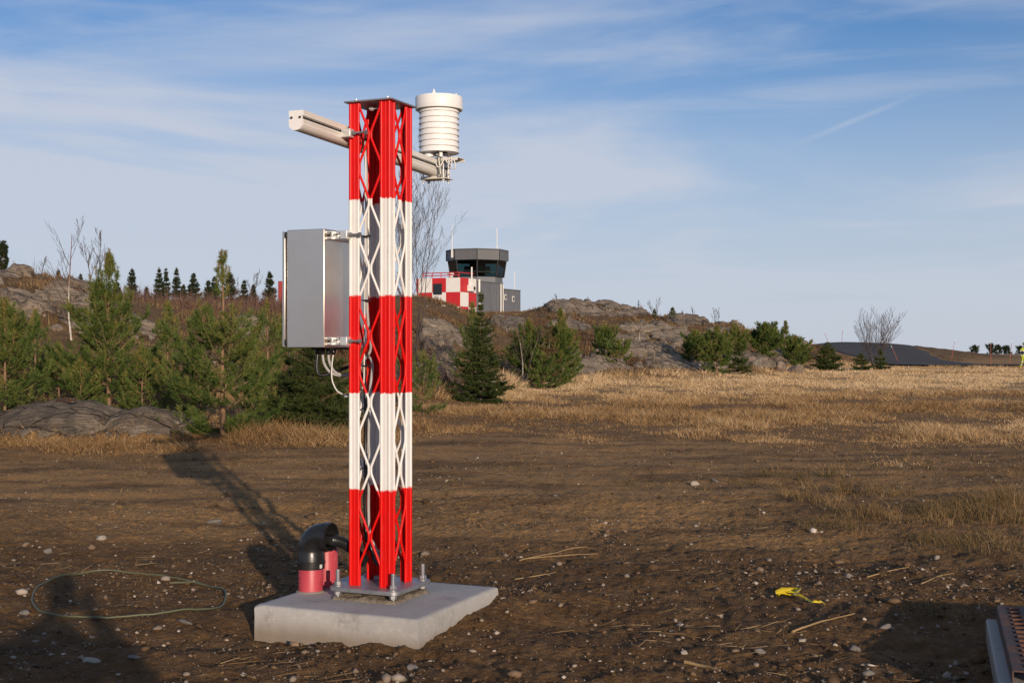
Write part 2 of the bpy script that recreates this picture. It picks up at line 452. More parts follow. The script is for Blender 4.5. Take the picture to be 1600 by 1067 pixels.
def _sm(A):
    k = np.ones(5) / 5
    P = np.pad(A, ((2, 2), (0, 0)), mode='edge')
    return sum(P[i:i + A.shape[0]] * k[i] for i in range(5))
ZF = _sm(_sm(ZF))
def profile(x, y):
    x = np.asarray(x, float); y = np.asarray(y, float)
    yy = np.maximum(y, .5)
    c = np.clip(800 + F * x / yy, -100, 2000)
    d = np.clip(y, 0, 400)
    ci = (c + 100) / 10; i0 = np.clip(np.floor(ci).astype(int), 0, len(CF) - 2); fc = ci - i0
    dj = np.interp(d, DG, np.arange(len(DG))); j0 = np.clip(np.floor(dj).astype(int), 0, len(DG) - 2); fd = dj - j0
    return (ZF[i0, j0] * (1 - fc) + ZF[i0 + 1, j0] * fc) * (1 - fd) + (ZF[i0, j0 + 1] * (1 - fc) + ZF[i0 + 1, j0 + 1] * fc) * fd

ROCKS = [  # bare rock areas on the hillside: column, row, half width, half height
    (50, 480, 125, 30), (20, 442, 80, 11), (170, 520, 85, 26), (375, 522, 50, 14), (685, 560, 36, 50), (795, 512, 36, 13),
    (915, 480, 80, 13), (985, 490, 40, 9), (985, 545, 65, 17), (930, 585, 95, 17), (1040, 562, 50, 22), (1085, 502, 50, 9),
    (1205, 570, 55, 14), (1245, 540, 26, 10), (1130, 518, 35, 7), (762, 612, 60, 15), (640, 605, 34, 22),
    (1065, 532, 75, 18), (865, 560, 55, 20), (1150, 562, 50, 16), (1100, 580, 60, 14), (890, 515, 40, 8), (735, 535, 40, 22), (1010, 518, 50, 8)]
DOMES = [  # glacier-smoothed outcrops by the field's left edge: x, y, half length, half width, height
    (-8.1, 23.5, 1.5, 1.2, .60), (-6.5, 23.1, .9, .9, .50), (-9.8, 23.8, 1.3, 1.1, .34)]
ROAD_L = [(99, 1372), (104, 1335), (107, 1312), (112, 1292), (118, 1280), (125, 1266), (133, 1258), (146, 1250)]
ROAD_R = [(99, 2200), (103, 2200), (107, 1560), (112, 1478), (118, 1456), (125, 1432), (133, 1405), (146, 1400)]
def road_mask(x, y):
    yy = np.maximum(y, 1.); c = 800 + F * x / yy
    l = np.interp(yy, *zip(*ROAD_L)); r = np.interp(yy, *zip(*ROAD_R))
    return sstep(-15, 5, c - l) * sstep(-15, 5, r - c) * sstep(96, 99, yy) * (1 - sstep(146, 150, yy))
def terrain(x, y, full=False):
    x = np.asarray(x, float); y = np.asarray(y, float)
    z0 = profile(x, y)
    yy = np.maximum(y, .5)
    c = 800 + F * x / yy; r = HY - (z0 - CAMH) * F / yy
    front = (y > 3)
    hill = sstep(.08, .50, z0 - flat(y)) * front * (1 - sstep(140, 170, y)) * (1 - road_mask(x, y))
    rk = np.zeros_like(x)
    for (a, b, w, h) in ROCKS:
        rk = np.maximum(rk, 1 - sstep(.55, 1.1, np.sqrt(((c - a) / w) ** 2 + ((r - b) / h) ** 2)))
    n = fbm(x * .62 + 3, y * .34, 5, 11, .6)
    rk = np.clip(sstep(.44, .55, n + .36 * (rk - .5)) * sstep(.02, .25, rk + .3 * (n - .45)), 0, 1)
    rk = rk * hill * (1 - sstep(1255, 1290, c))
    # rock relief: rounded backs, sheet joints and steps
    ridg = 1 - np.abs(2 * fbm(x * .16 + y * .10, y * .42 - x * .14, 4, 31) - 1)
    led = fbm(x * .22 + y * .1, y * .6 - x * .12, 3, 41) * 5
    fl = np.floor(led); fr = led - fl
    step = (fl + sstep(.72, .98, fr)) / 5
    z = z0 + hill * (fbm(x * .22, y * .22, 4, 21) - .5) * .75 + hill * (fbm(x * 1.1, y * 1.1, 3, 23) - .5) * .22
    joints = sstep(.0, .10, np.abs(((x * .62 + y * .28 + 1.6 * fbm(x * .3, y * .3, 2, 77)) % 1.0) - .5))
    z = z + rk * (.22 + .60 * (ridg - .6) + .9 * (step - .5) - .22 * (1 - joints) + .26 * (fbm(x * 1.5, y * 3.0, 5, 43, .6) - .5))
    dm = np.zeros_like(x)
    for (dx, dy, a, b, h) in DOMES:
        u = (x - dx) / a; v = (y - dy) / b
        q = np.sqrt(u * u + v * v) + .28 * (fbm(x * .9, y * .9, 4, 51) - .5)
        t = np.clip(1 - q ** 2.4, 0, 1) ** .5; t = t - .10 * (1 - sstep(.0, .16, np.abs(((u * 1.3 - v * .9 + 1.1 * fbm(x * .7, y * .7, 3, 57)) % .8) - .4))) * (t > .25)
        lo = t * h * (1 + .42 * (fbm(x * 1.1 + y * .8, y * 1.1 - x * .6, 4, 53, .55) - .5) + .16 * np.clip(-u, -1, 1)) - .05 * (t > 0) * (1 - sstep(0, .12, np.abs(((x * .9 - y * .5 + .8 * fbm(x, y, 2, 5)) % 1.) - .5)))
        dm = np.maximum(dm, np.clip(lo, 0, 9))
    z = z + dm
    rk = np.maximum(rk, sstep(.03, .10, dm))
    # soil relief of the worked ground and the wheel tracks
    near = 1 - sstep(22, 30, np.hypot(x, y))
    lowr = 1 - hill
    z = z + lowr * near * ((fbm(x * .5, y * .8, 3, 61) - .5) * .10 + (fbm(x * 2.2, y * 2.6, 4, 62) - .5) * .036 + (fbm(x * 8, y * 8, 3, 63) - .5) * .040 + (fbm(x * 22, y * 22, 2, 66) - .5) * .032 * (1 - sstep(13, 16, np.hypot(x, y))))
    tr = sstep(9.5, 11, y) * (1 - sstep(19, 20.5, y))
    z = z + near * lowr * tr * (fbm(x * .25, y * 2.1, 3, 64) - .5) * .02
    for y0, w, dep in ((14.1, .20, .014), (16.2, .20, .014)):      # wheel ruts with their pushed-up edges
        q = (y - y0 - .05 * x - .5 * (fbm(x * .12, x * 0 + y0, 2, 68) - .5)) / w
        z = z + near * lowr * (x < 6) * dep * (-np.exp(-q * q) + .55 * np.exp(-((np.abs(q) - 1.7) / .6) ** 2)) * (.5 + fbm(x * .6, y * 3, 2, 69))
    z = z + lowr * (1 - near) * (fbm(x * .35, y * .35, 4, 65) - .5) * .10 * (1 - .8 * road_mask(x, y))
    # the earth is drawn up against the slab on its far side and scraped away before it
    e2 = (x + .775) * .399 + (y - 7.56) * .917; e1 = (x + .775) * .917 - (y - 7.56) * .399
    m = np.maximum(np.abs(e1), np.abs(e2))
    z = z + (1 - sstep(.5, 1.3, m)) * (.045 * np.clip(e2 / .5, -1, 1) + .03 * np.clip(e1 / .5, -1, 1) * (e2 > -.6)) * front
    z = z - np.where(y > 200, (y - 200) * .004, 0) * (y > 200)
    if full == 2: return z, rk, hill, c, r, sstep(.03, .10, dm)
    if full: return z, rk, hill, c, r
    return z
def gz(x, y): return float(terrain(np.array([x]), np.array([y]))[0])
def at(px, d, dz=0.0):
    x = (px - 800) / F * d; return Vector((x, d, gz(x, d) + dz))

# ---------------------------------------------------------------- ground sheet
def mat_ground():
    m, nt, b, out = newmat('ground_surface'); tc = texco(nt)
    def mapped(sx, sy, sz, rot=0):
        mp = nt.nodes.new('ShaderNodeMapping'); mp.inputs['Scale'].default_value = (sx, sy, sz); mp.inputs['Rotation'].default_value = (0, 0, rot)
        nt.links.new(tc, mp.inputs[0]); return mp.outputs[0]
    n_big = noise(nt, tc, .55, 5, .6); n_mid = noise(nt, tc, 3.2, 6, .65); n_fine = noise(nt, tc, 22, 6, .7); n_grit = noise(nt, tc, 120, 3, .7)
    n_lane = noise(nt, mapped(.45, 1.1, 1), 1.0, 6, .65)
    # soil
    soil = ramp(nt, n_mid, [(.25, (.064, .033, .012)), (.5, (.150, .082, .032)), (.75, (.26, .15, .063))])
    soil = mixc(nt, maprange(nt, n_fine, .52, .72, 0, .6), soil, (.27, .16, .075))
    soil = mixc(nt, maprange(nt, n_grit, .62, .72, 0, .75), soil, (.34, .25, .17))
    soil = mixc(nt, maprange(nt, n_big, .50, .66, 0, .45), soil, (.062, .038, .022))
    # drier compacted wheel track
    track = math_n(nt, 'MULTIPLY', attr(nt, 'track'), maprange(nt, n_lane, .32, .60))
    soil = mixc(nt, math_n(nt, 'MULTIPLY', track, .85), soil, ramp(nt, n_fine, [(.3, (.31, .170, .062)), (.7, (.52, .305, .130))]))
    # thatch under the dry grass
    thatch = ramp(nt, noise(nt, mapped(1, .45, 1), 5.5, 6, .7), [(.3, (.13, .068, .028)), (.55, (.26, .148, .060)), (.8, (.38, .225, .098))])
    g = maprange(nt, math_n(nt, 'ADD', attr(nt, 'grass'), math_n(nt, 'MULTIPLY', math_n(nt, 'SUBTRACT', n_mid, .5), .9)), .35, .65)
    col = mixc(nt, g, soil, thatch)
    col = mixc(nt, math_n(nt, 'MULTIPLY', g, attr(nt, 'pale')), col, ramp(nt, noise(nt, mapped(1, .45, 1), 4.5, 6, .7), [(.3, (.36, .21, .088)), (.55, (.54, .345, .160)), (.8, (.68, .46, .24))]))
    # heath, moss and dead leaves on the hill
    heath = ramp(nt, noise(nt, tc, 1.3, 7, .7), [(.25, (.060, .042, .020)), (.42, (.125, .076, .037)), (.55, (.18, .112, .055)), (.68, (.105, .094, .034)), (.82, (.28, .19, .10))])
    col = mixc(nt, attr(nt, 'hill'), col, heath)
    # rock: grey gneiss with streaks, lichen, rust-red moss and dark seeps
    ms = mapped(.35, 2.2, 3.6, .75)
    st = noise(nt, ms, 1.6, 8, .7, .4)
    rock = ramp(nt, st, [(.25, (.10, .075, .052)), (.42, (.26, .20, .142)), (.58, (.41, .322, .23)), (.8, (.58, .47, .35))])
    rock = mixc(nt, maprange(nt, noise(nt, tc, 7, 6, .75), .58, .70, 0, .6), rock, (.42, .385, .34))
    rock = mixc(nt, maprange(nt, noise(nt, tc, 1.9, 5, .7), .62, .72, 0, .7), rock, (.115, .055, .028))
    rock = mixc(nt, maprange(nt, noise(nt, tc, .16, 4, .6), .48, .62, 0, .45), rock, (.062, .054, .046))
    rock = mixc(nt, maprange(nt, noise(nt, mapped(.5, 3, 3, .75), 9, 5, .7), .60, .70, 0, .55), rock, (.40, .36, .31))
    rock = mixc(nt, maprange(nt, noise(nt, tc, .9, 6, .7), .61, .67, 0, .85), rock, (.13, .045, .018))
    rock = mixc(nt, math_n(nt, 'MULTIPLY', attr(nt, 'lichen'), maprange(nt, noise(nt, tc, 3.5, 6, .7), .30, .62, .85, .15)), rock, (.085, .074, .062))
    wob = nt.nodes.new('ShaderNodeVectorMath'); wob.operation = 'ADD'
    nc = nt.nodes.new('ShaderNodeTexNoise'); nc.inputs['Scale'].default_value = .8; nc.inputs['Detail'].default_value = 4; nt.links.new(tc, nc.inputs['Vector'])
    nt.links.new(mapped(.35, .9, 1.6, .7), wob.inputs[0]); nt.links.new(nc.outputs['Color'], wob.inputs[1])
    vo = nt.nodes.new('ShaderNodeTexVoronoi'); vo.feature = 'DISTANCE_TO_EDGE'; vo.inputs['Scale'].default_value = .8; nt.links.new(wob.outputs[0], vo.inputs['Vector'])
    crack = maprange(nt, vo.outputs['Distance'], .0, .03)
    rock = mixc(nt, maprange(nt, vo.outputs['Distance'], .0, .035, .6, 0.0), rock, (.085, .058, .036))
    rk = maprange(nt, math_n(nt, 'ADD', attr(nt, 'rock'), math_n(nt, 'MULTIPLY', math_n(nt, 'SUBTRACT', noise(nt, tc, 2.6, 7, .78), .5), 1.5)), .46, .60)
    col = mixc(nt, rk, col, rock)
    nt.links.new(col, b.inputs['Base Color'])
    b.inputs['Roughness'].default_value = .92; b.inputs['Specular IOR Level'].default_value = .2
    vc = nt.nodes.new('ShaderNodeTexVoronoi'); vc.inputs['Scale'].default_value = 26; nt.links.new(tc, vc.inputs['Vector'])
    h = math_n(nt, 'ADD', math_n(nt, 'ADD', math_n(nt, 'MULTIPLY', n_fine, .9), math_n(nt, 'MULTIPLY', n_grit, .35)), math_n(nt, 'MULTIPLY', vc.outputs['Distance'], -.55))
    h2 = math_n(nt, 'ADD', math_n(nt, 'ADD', math_n(nt, 'MULTIPLY', st, 7.0), math_n(nt, 'MULTIPLY', crack, 2.0)), math_n(nt, 'MULTIPLY', n_fine, .5))
    hm = nt.nodes.new('ShaderNodeMix'); nt.links.new(rk, hm.inputs['Factor']); nt.links.new(h, hm.inputs['A']); nt.links.new(h2, hm.inputs['B'])
    bump(nt, hm.outputs['Result'], .9, .045, b)
    return m
M['ground'] = mat_ground()

def build_ground():
    ang = np.radians(np.concatenate([np.arange(-180, -48, 6), np.arange(-48, -25, 1.), np.arange(-25, 25.001, .105), np.arange(26, 49, 1.), np.arange(54, 180, 6)]))
    rad = np.concatenate([[.25, .6, 1.2, 2, 2.8, 3.6, 4.4], np.arange(5.0, 13.5, .038), np.geomspace(13.55, 140, 400), np.geomspace(143, 300, 30), np.geomspace(320, 7000, 22)])
    A, R = np.meshgrid(ang, rad)
    x = R * np.sin(A); y = R * np.cos(A)
    z, rk, hill, c, r, dmk = terrain(x.ravel(), y.ravel(), 2)
    nr, na = A.shape
    V = np.stack([x.ravel(), y.ravel(), z], 1)
    V = np.vstack([V, [[0, 0, float(terrain(np.array([0.]), np.array([0.]))[0])]]])
    I = np.arange(nr * na).reshape(nr, na); J = np.roll(I, -1, axis=1)
    q = np.stack([I[:-1].ravel(), I[1:].ravel(), J[1:].ravel(), J[:-1].ravel()], 1)[:, ::-1]
    tri = np.concatenate([q[:, [0, 1, 2]], q[:, [0, 2, 3]]])
    cen = np.stack([np.full(na, nr * na), J[0], I[0]], 1)
    tri = np.concatenate([tri, cen])
    dirt, gr, track = surface_masks(V[:, 0], V[:, 1])
    z1 = np.zeros(1)
    o = mesh_np('ground', V, tri, M['ground'], None,
                {'rock': np.append(rk, 0), 'hill': np.append(hill, 0), 'grass': gr, 'track': track, 'lichen': np.append(dmk, 0), 'pale': .75 * sstep(34, 54, V[:, 1]) * (1 - .5 * sstep(96, 100, V[:, 1]))}, True)
    tag(o, 'brown soil, dry grass field and rocky hillside', None, None, 'structure')
def surface_masks(x, y):
    n = fbm(x * .35, y * .5, 4, 91)
    edge = 19.8 + 2.2 * (fbm(x * .22, y * .05, 3, 92) - .5) * 2 - .06 * np.clip(x, -6, 6) + 1.2 * np.clip(x + 2, 0, 4) / 4
    gr = sstep(-2.2, 3.4, y - edge + 4.6 * (n - .5) - .8 * (x > -2))
    # grassy patch in the right foreground
    p = (1 - sstep(.5, 1.25, np.sqrt(((x - 5.0) / 3.6) ** 2 + ((y - 11.9) / 2.6) ** 2))) * .75
    p2 = (1 - sstep(.3, 1.2, np.sqrt(((x - 2.6) / 3.4) ** 2 + ((y - 16) / 2.4) ** 2))) * .45
    gr = np.maximum(gr, np.clip(np.maximum(p, p2) + .5 * (n - .5), 0, 1))
    gr = np.where(y < 3, .15, gr)
    track = sstep(9.3, 11.5, y + .12 * x) * (1 - sstep(22, 26, y)) * (1 - .45 * sstep(3, 7, x))
    return 1 - gr, gr, track
build_ground()

def build_road():
    m, nt, b, out = newmat('dark_asphalt'); tc = texco(nt)
    nt.links.new(ramp(nt, noise(nt, tc, .35, 6, .6), [(.3, (.030, .027, .025)), (.7, (.046, .042, .039))]), b.inputs['Base Color'])
    b.inputs['Roughness'].default_value = .9; bump(nt, noise(nt, tc, 30, 3), .3, .01, b)
    M['asphalt'] = m
    ds = np.arange(99, 146.01, .75); K = 60
    V = []
    for d in ds:
        l = np.interp(d, *zip(*ROAD_L)); r = np.interp(d, *zip(*ROAD_R))
        l += 9 * (float(vnoise(d * .5, 3.3, 9)) - .5); r += 14 * (float(vnoise(d * .45, 7.7, 9)) - .5)
        px = l + (r - l) * np.linspace(0, 1, K); x = (px - 800) / F * d
        z = terrain(x, np.full(K, d)) + .11
        z[0] -= .16; z[-1] -= .16
        V.append(np.stack([x, np.full(K, d), z], 1))
    V = np.concatenate(V); n = len(ds); I = np.arange(n * K).reshape(n, K)
    q = np.stack([I[:-1, :-1].ravel(), I[:-1, 1:].ravel(), I[1:, 1:].ravel(), I[1:, :-1].ravel()], 1)
    tag(mesh_np('road', V, q, m, None, None, True), 'dark asphalt road climbing the bank', None, None, 'structure')
build_road()

# ---------------------------------------------------------------- grass, stones and litter (uncountable stuff)
def blades(P, h, w, az, lean, tint, seg=1):
    """thin blades: P base points, h length, w width, az facing, lean horizontal tip offset (n,2)"""
    n = len(P); side = np.stack([np.cos(az), np.sin(az), np.zeros(n)], 1) * (w / 2)[:, None]
    tip = P + np.stack([lean[:, 0], lean[:, 1], h], 1)
    if seg == 1:
        V = np.stack([P - side, P + side, tip], 1).reshape(-1, 3)
        T = np.arange(3 * n).reshape(-1, 3); tv = np.repeat(tint, 3)
    else:
        mid = P + np.stack([lean[:, 0] * .32, lean[:, 1] * .32, h * .62], 1)
        V = np.stack([P - side, P + side, mid - side * .75, mid + side * .75, tip], 1).reshape(-1, 3)
        k = np.arange(n)[:, None] * 5
        T = np.concatenate([k + np.array([[0, 1, 3]]), k + np.array([[0, 3, 2]]), k + np.array([[2, 3, 4]])]); tv = np.repeat(tint, 5)
    return V, T, tv
def join(parts):
    V = []; T = []; A = []; o = 0
    for v, t, a in parts: V.append(v); T.append(t + o); A.append(a); o += len(v)
    return np.concatenate(V), np.concatenate(T), np.concatenate(A)
def tufts(cx, cy, nb, h, spread, wpx, tint, leanf, seed, seg=1, minw=.0035, dirbias=(0, 0)):
    r = np.random.default_rng(seed); n = len(cx)
    bx = np.repeat(cx, nb) + r.normal(0, 1, n * nb) * np.repeat(spread, nb)
    by = np.repeat(cy, nb) + r.normal(0, 1, n * nb) * np.repeat(spread, nb)
    bz = terrain(bx, by) - .015
    hh = np.repeat(h, nb) * r.uniform(.5, 1.15, n * nb)
    az = r.uniform(0, math.pi, n * nb)
    ang = r.uniform(0, 2 * math.pi, n * nb); l = hh * r.uniform(.1, 1, n * nb) * leanf
    lean = np.stack([np.cos(ang) * l + dirbias[0] * hh, np.sin(ang) * l + dirbias[1] * hh], 1)
    w = np.maximum(minw, by * wpx / F)
    t = np.clip(np.repeat(tint, nb) + r.normal(0, .14, n * nb), 0, 1)
    return blades(np.stack([bx, by, bz], 1), hh, w, az, lean, t, seg)
def fan_points(n, d0, d1, seed, margin=90, power=1.0):
    r = np.random.default_rng(seed)
    d = np.exp(r.uniform(math.log(d0), math.log(d1), n)) if power == 1 else d0 + (d1 - d0) * r.uniform(0, 1, n) ** power
    px = r.uniform(-margin, 1600 + margin, n)
    return (px - 800) / F * d, d, r

def build_field_grass():
    x, y, r = fan_points(74000, 17, 97, 101)
    _, g, _ = surface_masks(x, y)
    z, rk, hill, c, row = terrain(x, y, True)
    cl = fbm(x * .9, y * .55, 3, 95)
    keep = (r.uniform(0, 1, len(x)) < g * (1 - sstep(.3, .8, hill)) * (.20 + 1.1 * sstep(.32, .58, cl))) & (rk < .3) & (road_mask(x, y) < .1)
    x, y, cl, hill = x[keep], y[keep], cl[keep], hill[keep]
    foot = np.clip(sstep(.02, .2, hill) + .8 * (1 - sstep(1.5, 4.5, np.abs(y - 22.5))) * (x < -1.8), 0, 1)
    big = fbm(x * .12, y * .12, 3, 97); gk = g[keep]
    h = (.05 + .12 * sstep(.4, .7, cl)) * r.uniform(.5, 1.35, len(x)) * (.35 + .65 * sstep(.3, .95, gk)) * (1 + 1.1 * foot) * (1 - .55 * sstep(4.6, 6.0, -x) * (y < 26))
    tint = np.clip(.42 + .46 * sstep(34, 54, y) + 1.1 * (big - .5) + .6 * (cl - .5) + r.normal(0, .13, len(x)) - .1 * foot, 0, 1)
    a = tufts(x, y, 10, h, .05 + y * .0011, 1.25, tint, 1.9, 102)
    V, T, A = a
    tag(mesh_np('dry_grass', V, T, M['straw'], None, {'tint': A}), 'tan dead grass covering the field', 'grass', None, 'stuff')
build_field_grass()

def build_verge_grass():
    parts = []
    x, y, r = fan_points(15000, 8.5, 19.5, 111)
    _, g, tr = surface_masks(x, y)
    cl = fbm(x * .8, y * .8, 4, 115)
    keep = r.uniform(0, 1, len(x)) < np.clip(g * 1.5 - .3, .0, 1) * sstep(.44, .66, cl) + .012 + .16 * sstep(13, 17, y) * sstep(.45, .6, cl)
    x, y, cl, g = x[keep], y[keep], cl[keep], g[keep]
    h = r.uniform(.02, .075, len(x)) * (1 + 1.5 * sstep(.5, .75, cl) * (x > 2.6))
    tint = np.clip(.50 + .9 * (fbm(x * .7, y * .7, 3, 117) - .5) + r.normal(0, .16, len(x)), 0, 1)
    parts.append(tufts(x, y, 11, h, np.full(len(x), .04), .6, tint, 1.8, 112, 2, .0028))
    # a few larger tussocks by the right edge
    spots = [(1290, 13.2, .20), (1330, 12.4, .24), (1385, 11.9, .26), (1455, 11.6, .28), (1500, 11.9, .30), (1545, 12.3, .30), (1590, 11.8, .28), (1475, 10.6, .16), (1440, 7.65, .10), (1465, 7.75, .12), (1560, 13.4, .30), (1600, 13.0, .34), (1250, 13.9, .18), (1400, 14.3, .2), (1330, 14.5, .2)]
    tx = np.repeat(np.array([(p - 800) / F * d for p, d, h in spots]), 7) + np.random.default_rng(5).normal(0, .16, 7 * len(spots))
    ty = np.repeat(np.array([d for p, d, h in spots]), 7) + np.random.default_rng(6).normal(0, .12, 7 * len(spots))
    th = np.repeat(np.array([h for p, d, h in spots]), 7)
    parts.append(tufts(tx, ty, 30, th * np.random.default_rng(8).uniform(.35, 1.0, len(tx)), np.full(len(tx), .06), .6, np.random.default_rng(9).uniform(.3, .85, len(tx)), 1.7, 113, 2, .0026, (-.35, .05)))
    V, T, A = join(parts)
    tag(mesh_np('verge_grass', V, T, M['green_grass'], None, {'tint': A}), 'short green and straw coloured grass tufts on the soil', 'grass', None, 'stuff')
build_verge_grass()

def build_heath():
    x, y, r = fan_points(60000, 24, 118, 121)
    z, rk, hill, c, row = terrain(x, y, True)
    cl = fbm(x * .5, y * .3, 4, 125)
    keep = (r.uniform(0, 1, len(x)) < hill * (.25 + sstep(.35, .6, cl)) * (1 - .92 * sstep(.2, .55, rk))) & (c < 1640)
    x, y, cl, c, row = x[keep], y[keep], cl[keep], c[keep], row[keep]
    kind = fbm(x * .3, y * .16, 4, 126)
    tint = np.clip(.42 + 1.3 * (kind - .5) + r.normal(0, .15, len(x)), 0, 1)
    h = (.10 + .24 * sstep(.45, .7, cl)) * r.uniform(.5, 1.3, len(x))
    V, T, A = tufts(x, y, 7, h, .09 + y * .0012, 1.5, tint, .9, 122)
    tag(mesh_np('heath_vegetation', V, T, M['heath'], None, {'tint': A}), 'brown heather and dead grass between the rocks', 'heath', None, 'stuff')
build_heath()

ICO = None
def ico_mesh():
    bm = bmesh.new(); bmesh.ops.create_icosphere(bm, subdivisions=1, radius=1.0)
    V = np.array([v.co[:] for v in bm.verts]); T = np.array([[v.index for v in f.verts] for f in bm.faces]); bm.free(); return V, T
def ico2_mesh():
    bm = bmesh.new(); bmesh.ops.create_icosphere(bm, subdivisions=2, radius=1.0)
    V = np.array([v.co[:] for v in bm.verts]); T = np.array([[v.index for v in f.verts] for f in bm.faces]); bm.free(); return V, T
IV_, IT_ = ico_mesh()
OV = np.array([(1, 0, 0), (-1, 0, 0), (0, 1, 0), (0, -1, 0), (.2, .1, 1), (0, 0, -1)], float)
OT = np.array([(0, 2, 4), (2, 1, 4), (1, 3, 4), (3, 0, 4), (2, 0, 5), (1, 2, 5), (3, 1, 5), (0, 3, 5)])
def stones_at(x, y, s, tint, seed, sink=.25, tiny=False):
    IV, IT = (OV, OT) if tiny else (IV_, IT_)
    r = np.random.default_rng(seed); n = len(x); K = len(IV)
    P = np.repeat(IV[None], n, 0) * r.uniform(.5, 1.3, (n, K, 1))
    P = P * np.stack([r.uniform(.8, 1.35, n), r.uniform(.7, 1.1, n), r.uniform(.4, .85, n)], 1)[:, None, :] * s[:, None, None]
    a = r.uniform(0, 2 * math.pi, n); ca, sa = np.cos(a)[:, None], np.sin(a)[:, None]
    X = P[..., 0] * ca - P[..., 1] * sa; Y = P[..., 0] * sa + P[..., 1] * ca
    z = terrain(x, y)
    V = np.stack([X + x[:, None], Y + y[:, None], P[..., 2] + (z + s * (.5 - sink))[:, None]], 2).reshape(-1, 3)
    T = (IT[None] + (np.arange(n) * K)[:, None, None]).reshape(-1, 3)
    return V, T, np.repeat(np.clip(tint, 0, 1), K)
def off_slab(x, y):
    e2 = (x + .775) * .399 + (y - 7.56) * .917; e1 = (x + .775) * .917 - (y - 7.56) * .399
    return np.maximum(np.abs(e1), np.abs(e2)) > .56
def build_gravel():
    parts = []
    def scatter(n0, smin, spow, smax, seed, tiny, grow):
        x, y, r = fan_points(n0, 5.6, 21.5, seed, 120)
        _, g, tr = surface_masks(x, y)
        cl = fbm(x * 1.1, y * 1.3, 4, 135)
        keep = off_slab(x, y) & (r.uniform(0, 1, len(x)) < (1 - .9 * g) * (.30 + .9 * sstep(.40, .66, cl)) * (1 - .45 * tr))
        x, y = x[keep], y[keep]; n = len(x)
        s = np.minimum(smin + spow * r.pareto(3.0, n), smax) * (1 + y * grow)
        light = r.uniform(0, 1, n)
        tint = np.where(light < .70, r.uniform(.0, .52, n), np.where(light < .965, r.uniform(.50, .80, n), r.uniform(.82, 1, n)))
        parts.append(stones_at(x, y, s, tint, seed + 1, .25, tiny))
    scatter(82000, .0030, .0030, .020, 131, True, .02)
    scatter(5200, .010, .008, .045, 133, False, .01)
    V, T, A = join(parts)
    tag(mesh_np('gravel', V, T, M['stone'], None, {'tint': A}), 'loose pebbles and clods strewn over the brown soil', 'gravel', None, 'stuff')
    # loose rubble lying on the hillside below the ledges
    x, y, r = fan_points(5000, 26, 90, 137)
    z, rk, hill, c, row = terrain(x, y, True)
    keep = (r.uniform(0, 1, len(x)) < hill * sstep(.05, .4, rk) * (1 - sstep(.7, .95, rk))) & (c < 1280)
    x, y = x[keep], y[keep]; n = len(x)
    s = .05 + .07 * r.pareto(3.2, n); s = np.minimum(s, .45)
    V, T, A = stones_at(x, y, s, r.uniform(.5, .8, n), 138)
    tag(mesh_np('rubble', V, T, M['stone'], None, {'tint': A}), 'grey loose rubble below the rock ledges on the hill', 'rubble', None, 'stuff')
build_gravel()

def build_litter():
    x, y, r = fan_points(3000, 5.8, 17, 141, 60)
    cl = fbm(x * .9, y * 1.1, 3, 145)
    keep = off_slab(x, y) & (r.uniform(0, 1, len(x)) < sstep(.52, .72, cl) + .04)
    x, y = x[keep], y[keep]; n = len(x)
    L = r.uniform(.03, .15, n); az = r.normal(.15, .8, n)
    dx = np.cos(az) * L; dy = np.sin(az) * L
    z0 = terrain(x, y) + .014; z1 = terrain(x + dx, y + dy) + .016 + r.uniform(0, .02, n)
    w = r.uniform(.0010, .0021, n)
    A0 = np.stack([x, y, z0], 1); B0 = np.stack([x + dx, y + dy, z1], 1)
    up = np.stack([np.zeros(n), np.zeros(n), w], 1); sd = np.stack([-np.sin(az) * w, np.cos(az) * w, np.zeros(n)], 1)
    V = np.stack([A0 - sd, A0 + sd, A0 + up * 1.6, B0 - sd, B0 + sd, B0 + up * 1.6], 1).reshape(-1, 3)
    k = np.arange(n)[:, None] * 6
    T = np.concatenate([k + np.array([t]) for t in ((0, 2, 5), (0, 5, 3), (2, 1, 4), (2, 4, 5), (0, 1, 2), (3, 5, 4))])
    tag(mesh_np('straw_litter', V, T, M['straw_litter'], None, {'tint': np.repeat(r.uniform(0, 1, n), 6)}), 'loose dry straws scattered on the soil', 'straw', None, 'stuff')
build_litter()

def build_thicket():
    x, y, r = fan_points(9000, 62, 100, 151)
    z, rk, hill, c, row = terrain(x, y, True)
    keep = (c > 190) & (c < 470) & (r.uniform(0, 1, len(x)) < .55) | ((c > 40) & (c < 190) & (y < 75) & (y > 57) & (r.uniform(0, 1, len(x)) < .5))
    x, y, c = x[keep], y[keep], c[keep]
    h = r.uniform(.4, 1.25, len(x)) * np.where(c < 190, .75, 1.)
    V, T, A = tufts(x, y, 9, h, np.full(len(x), .35), .8, r.uniform(.2, .8, len(x)), .35, 152)
    tag(mesh_np('brown_thicket', V, T, M['thicket'], None, {'tint': A}), 'reddish brown leafless thicket below the distant spruces', 'thicket', None, 'stuff')
build_thicket()

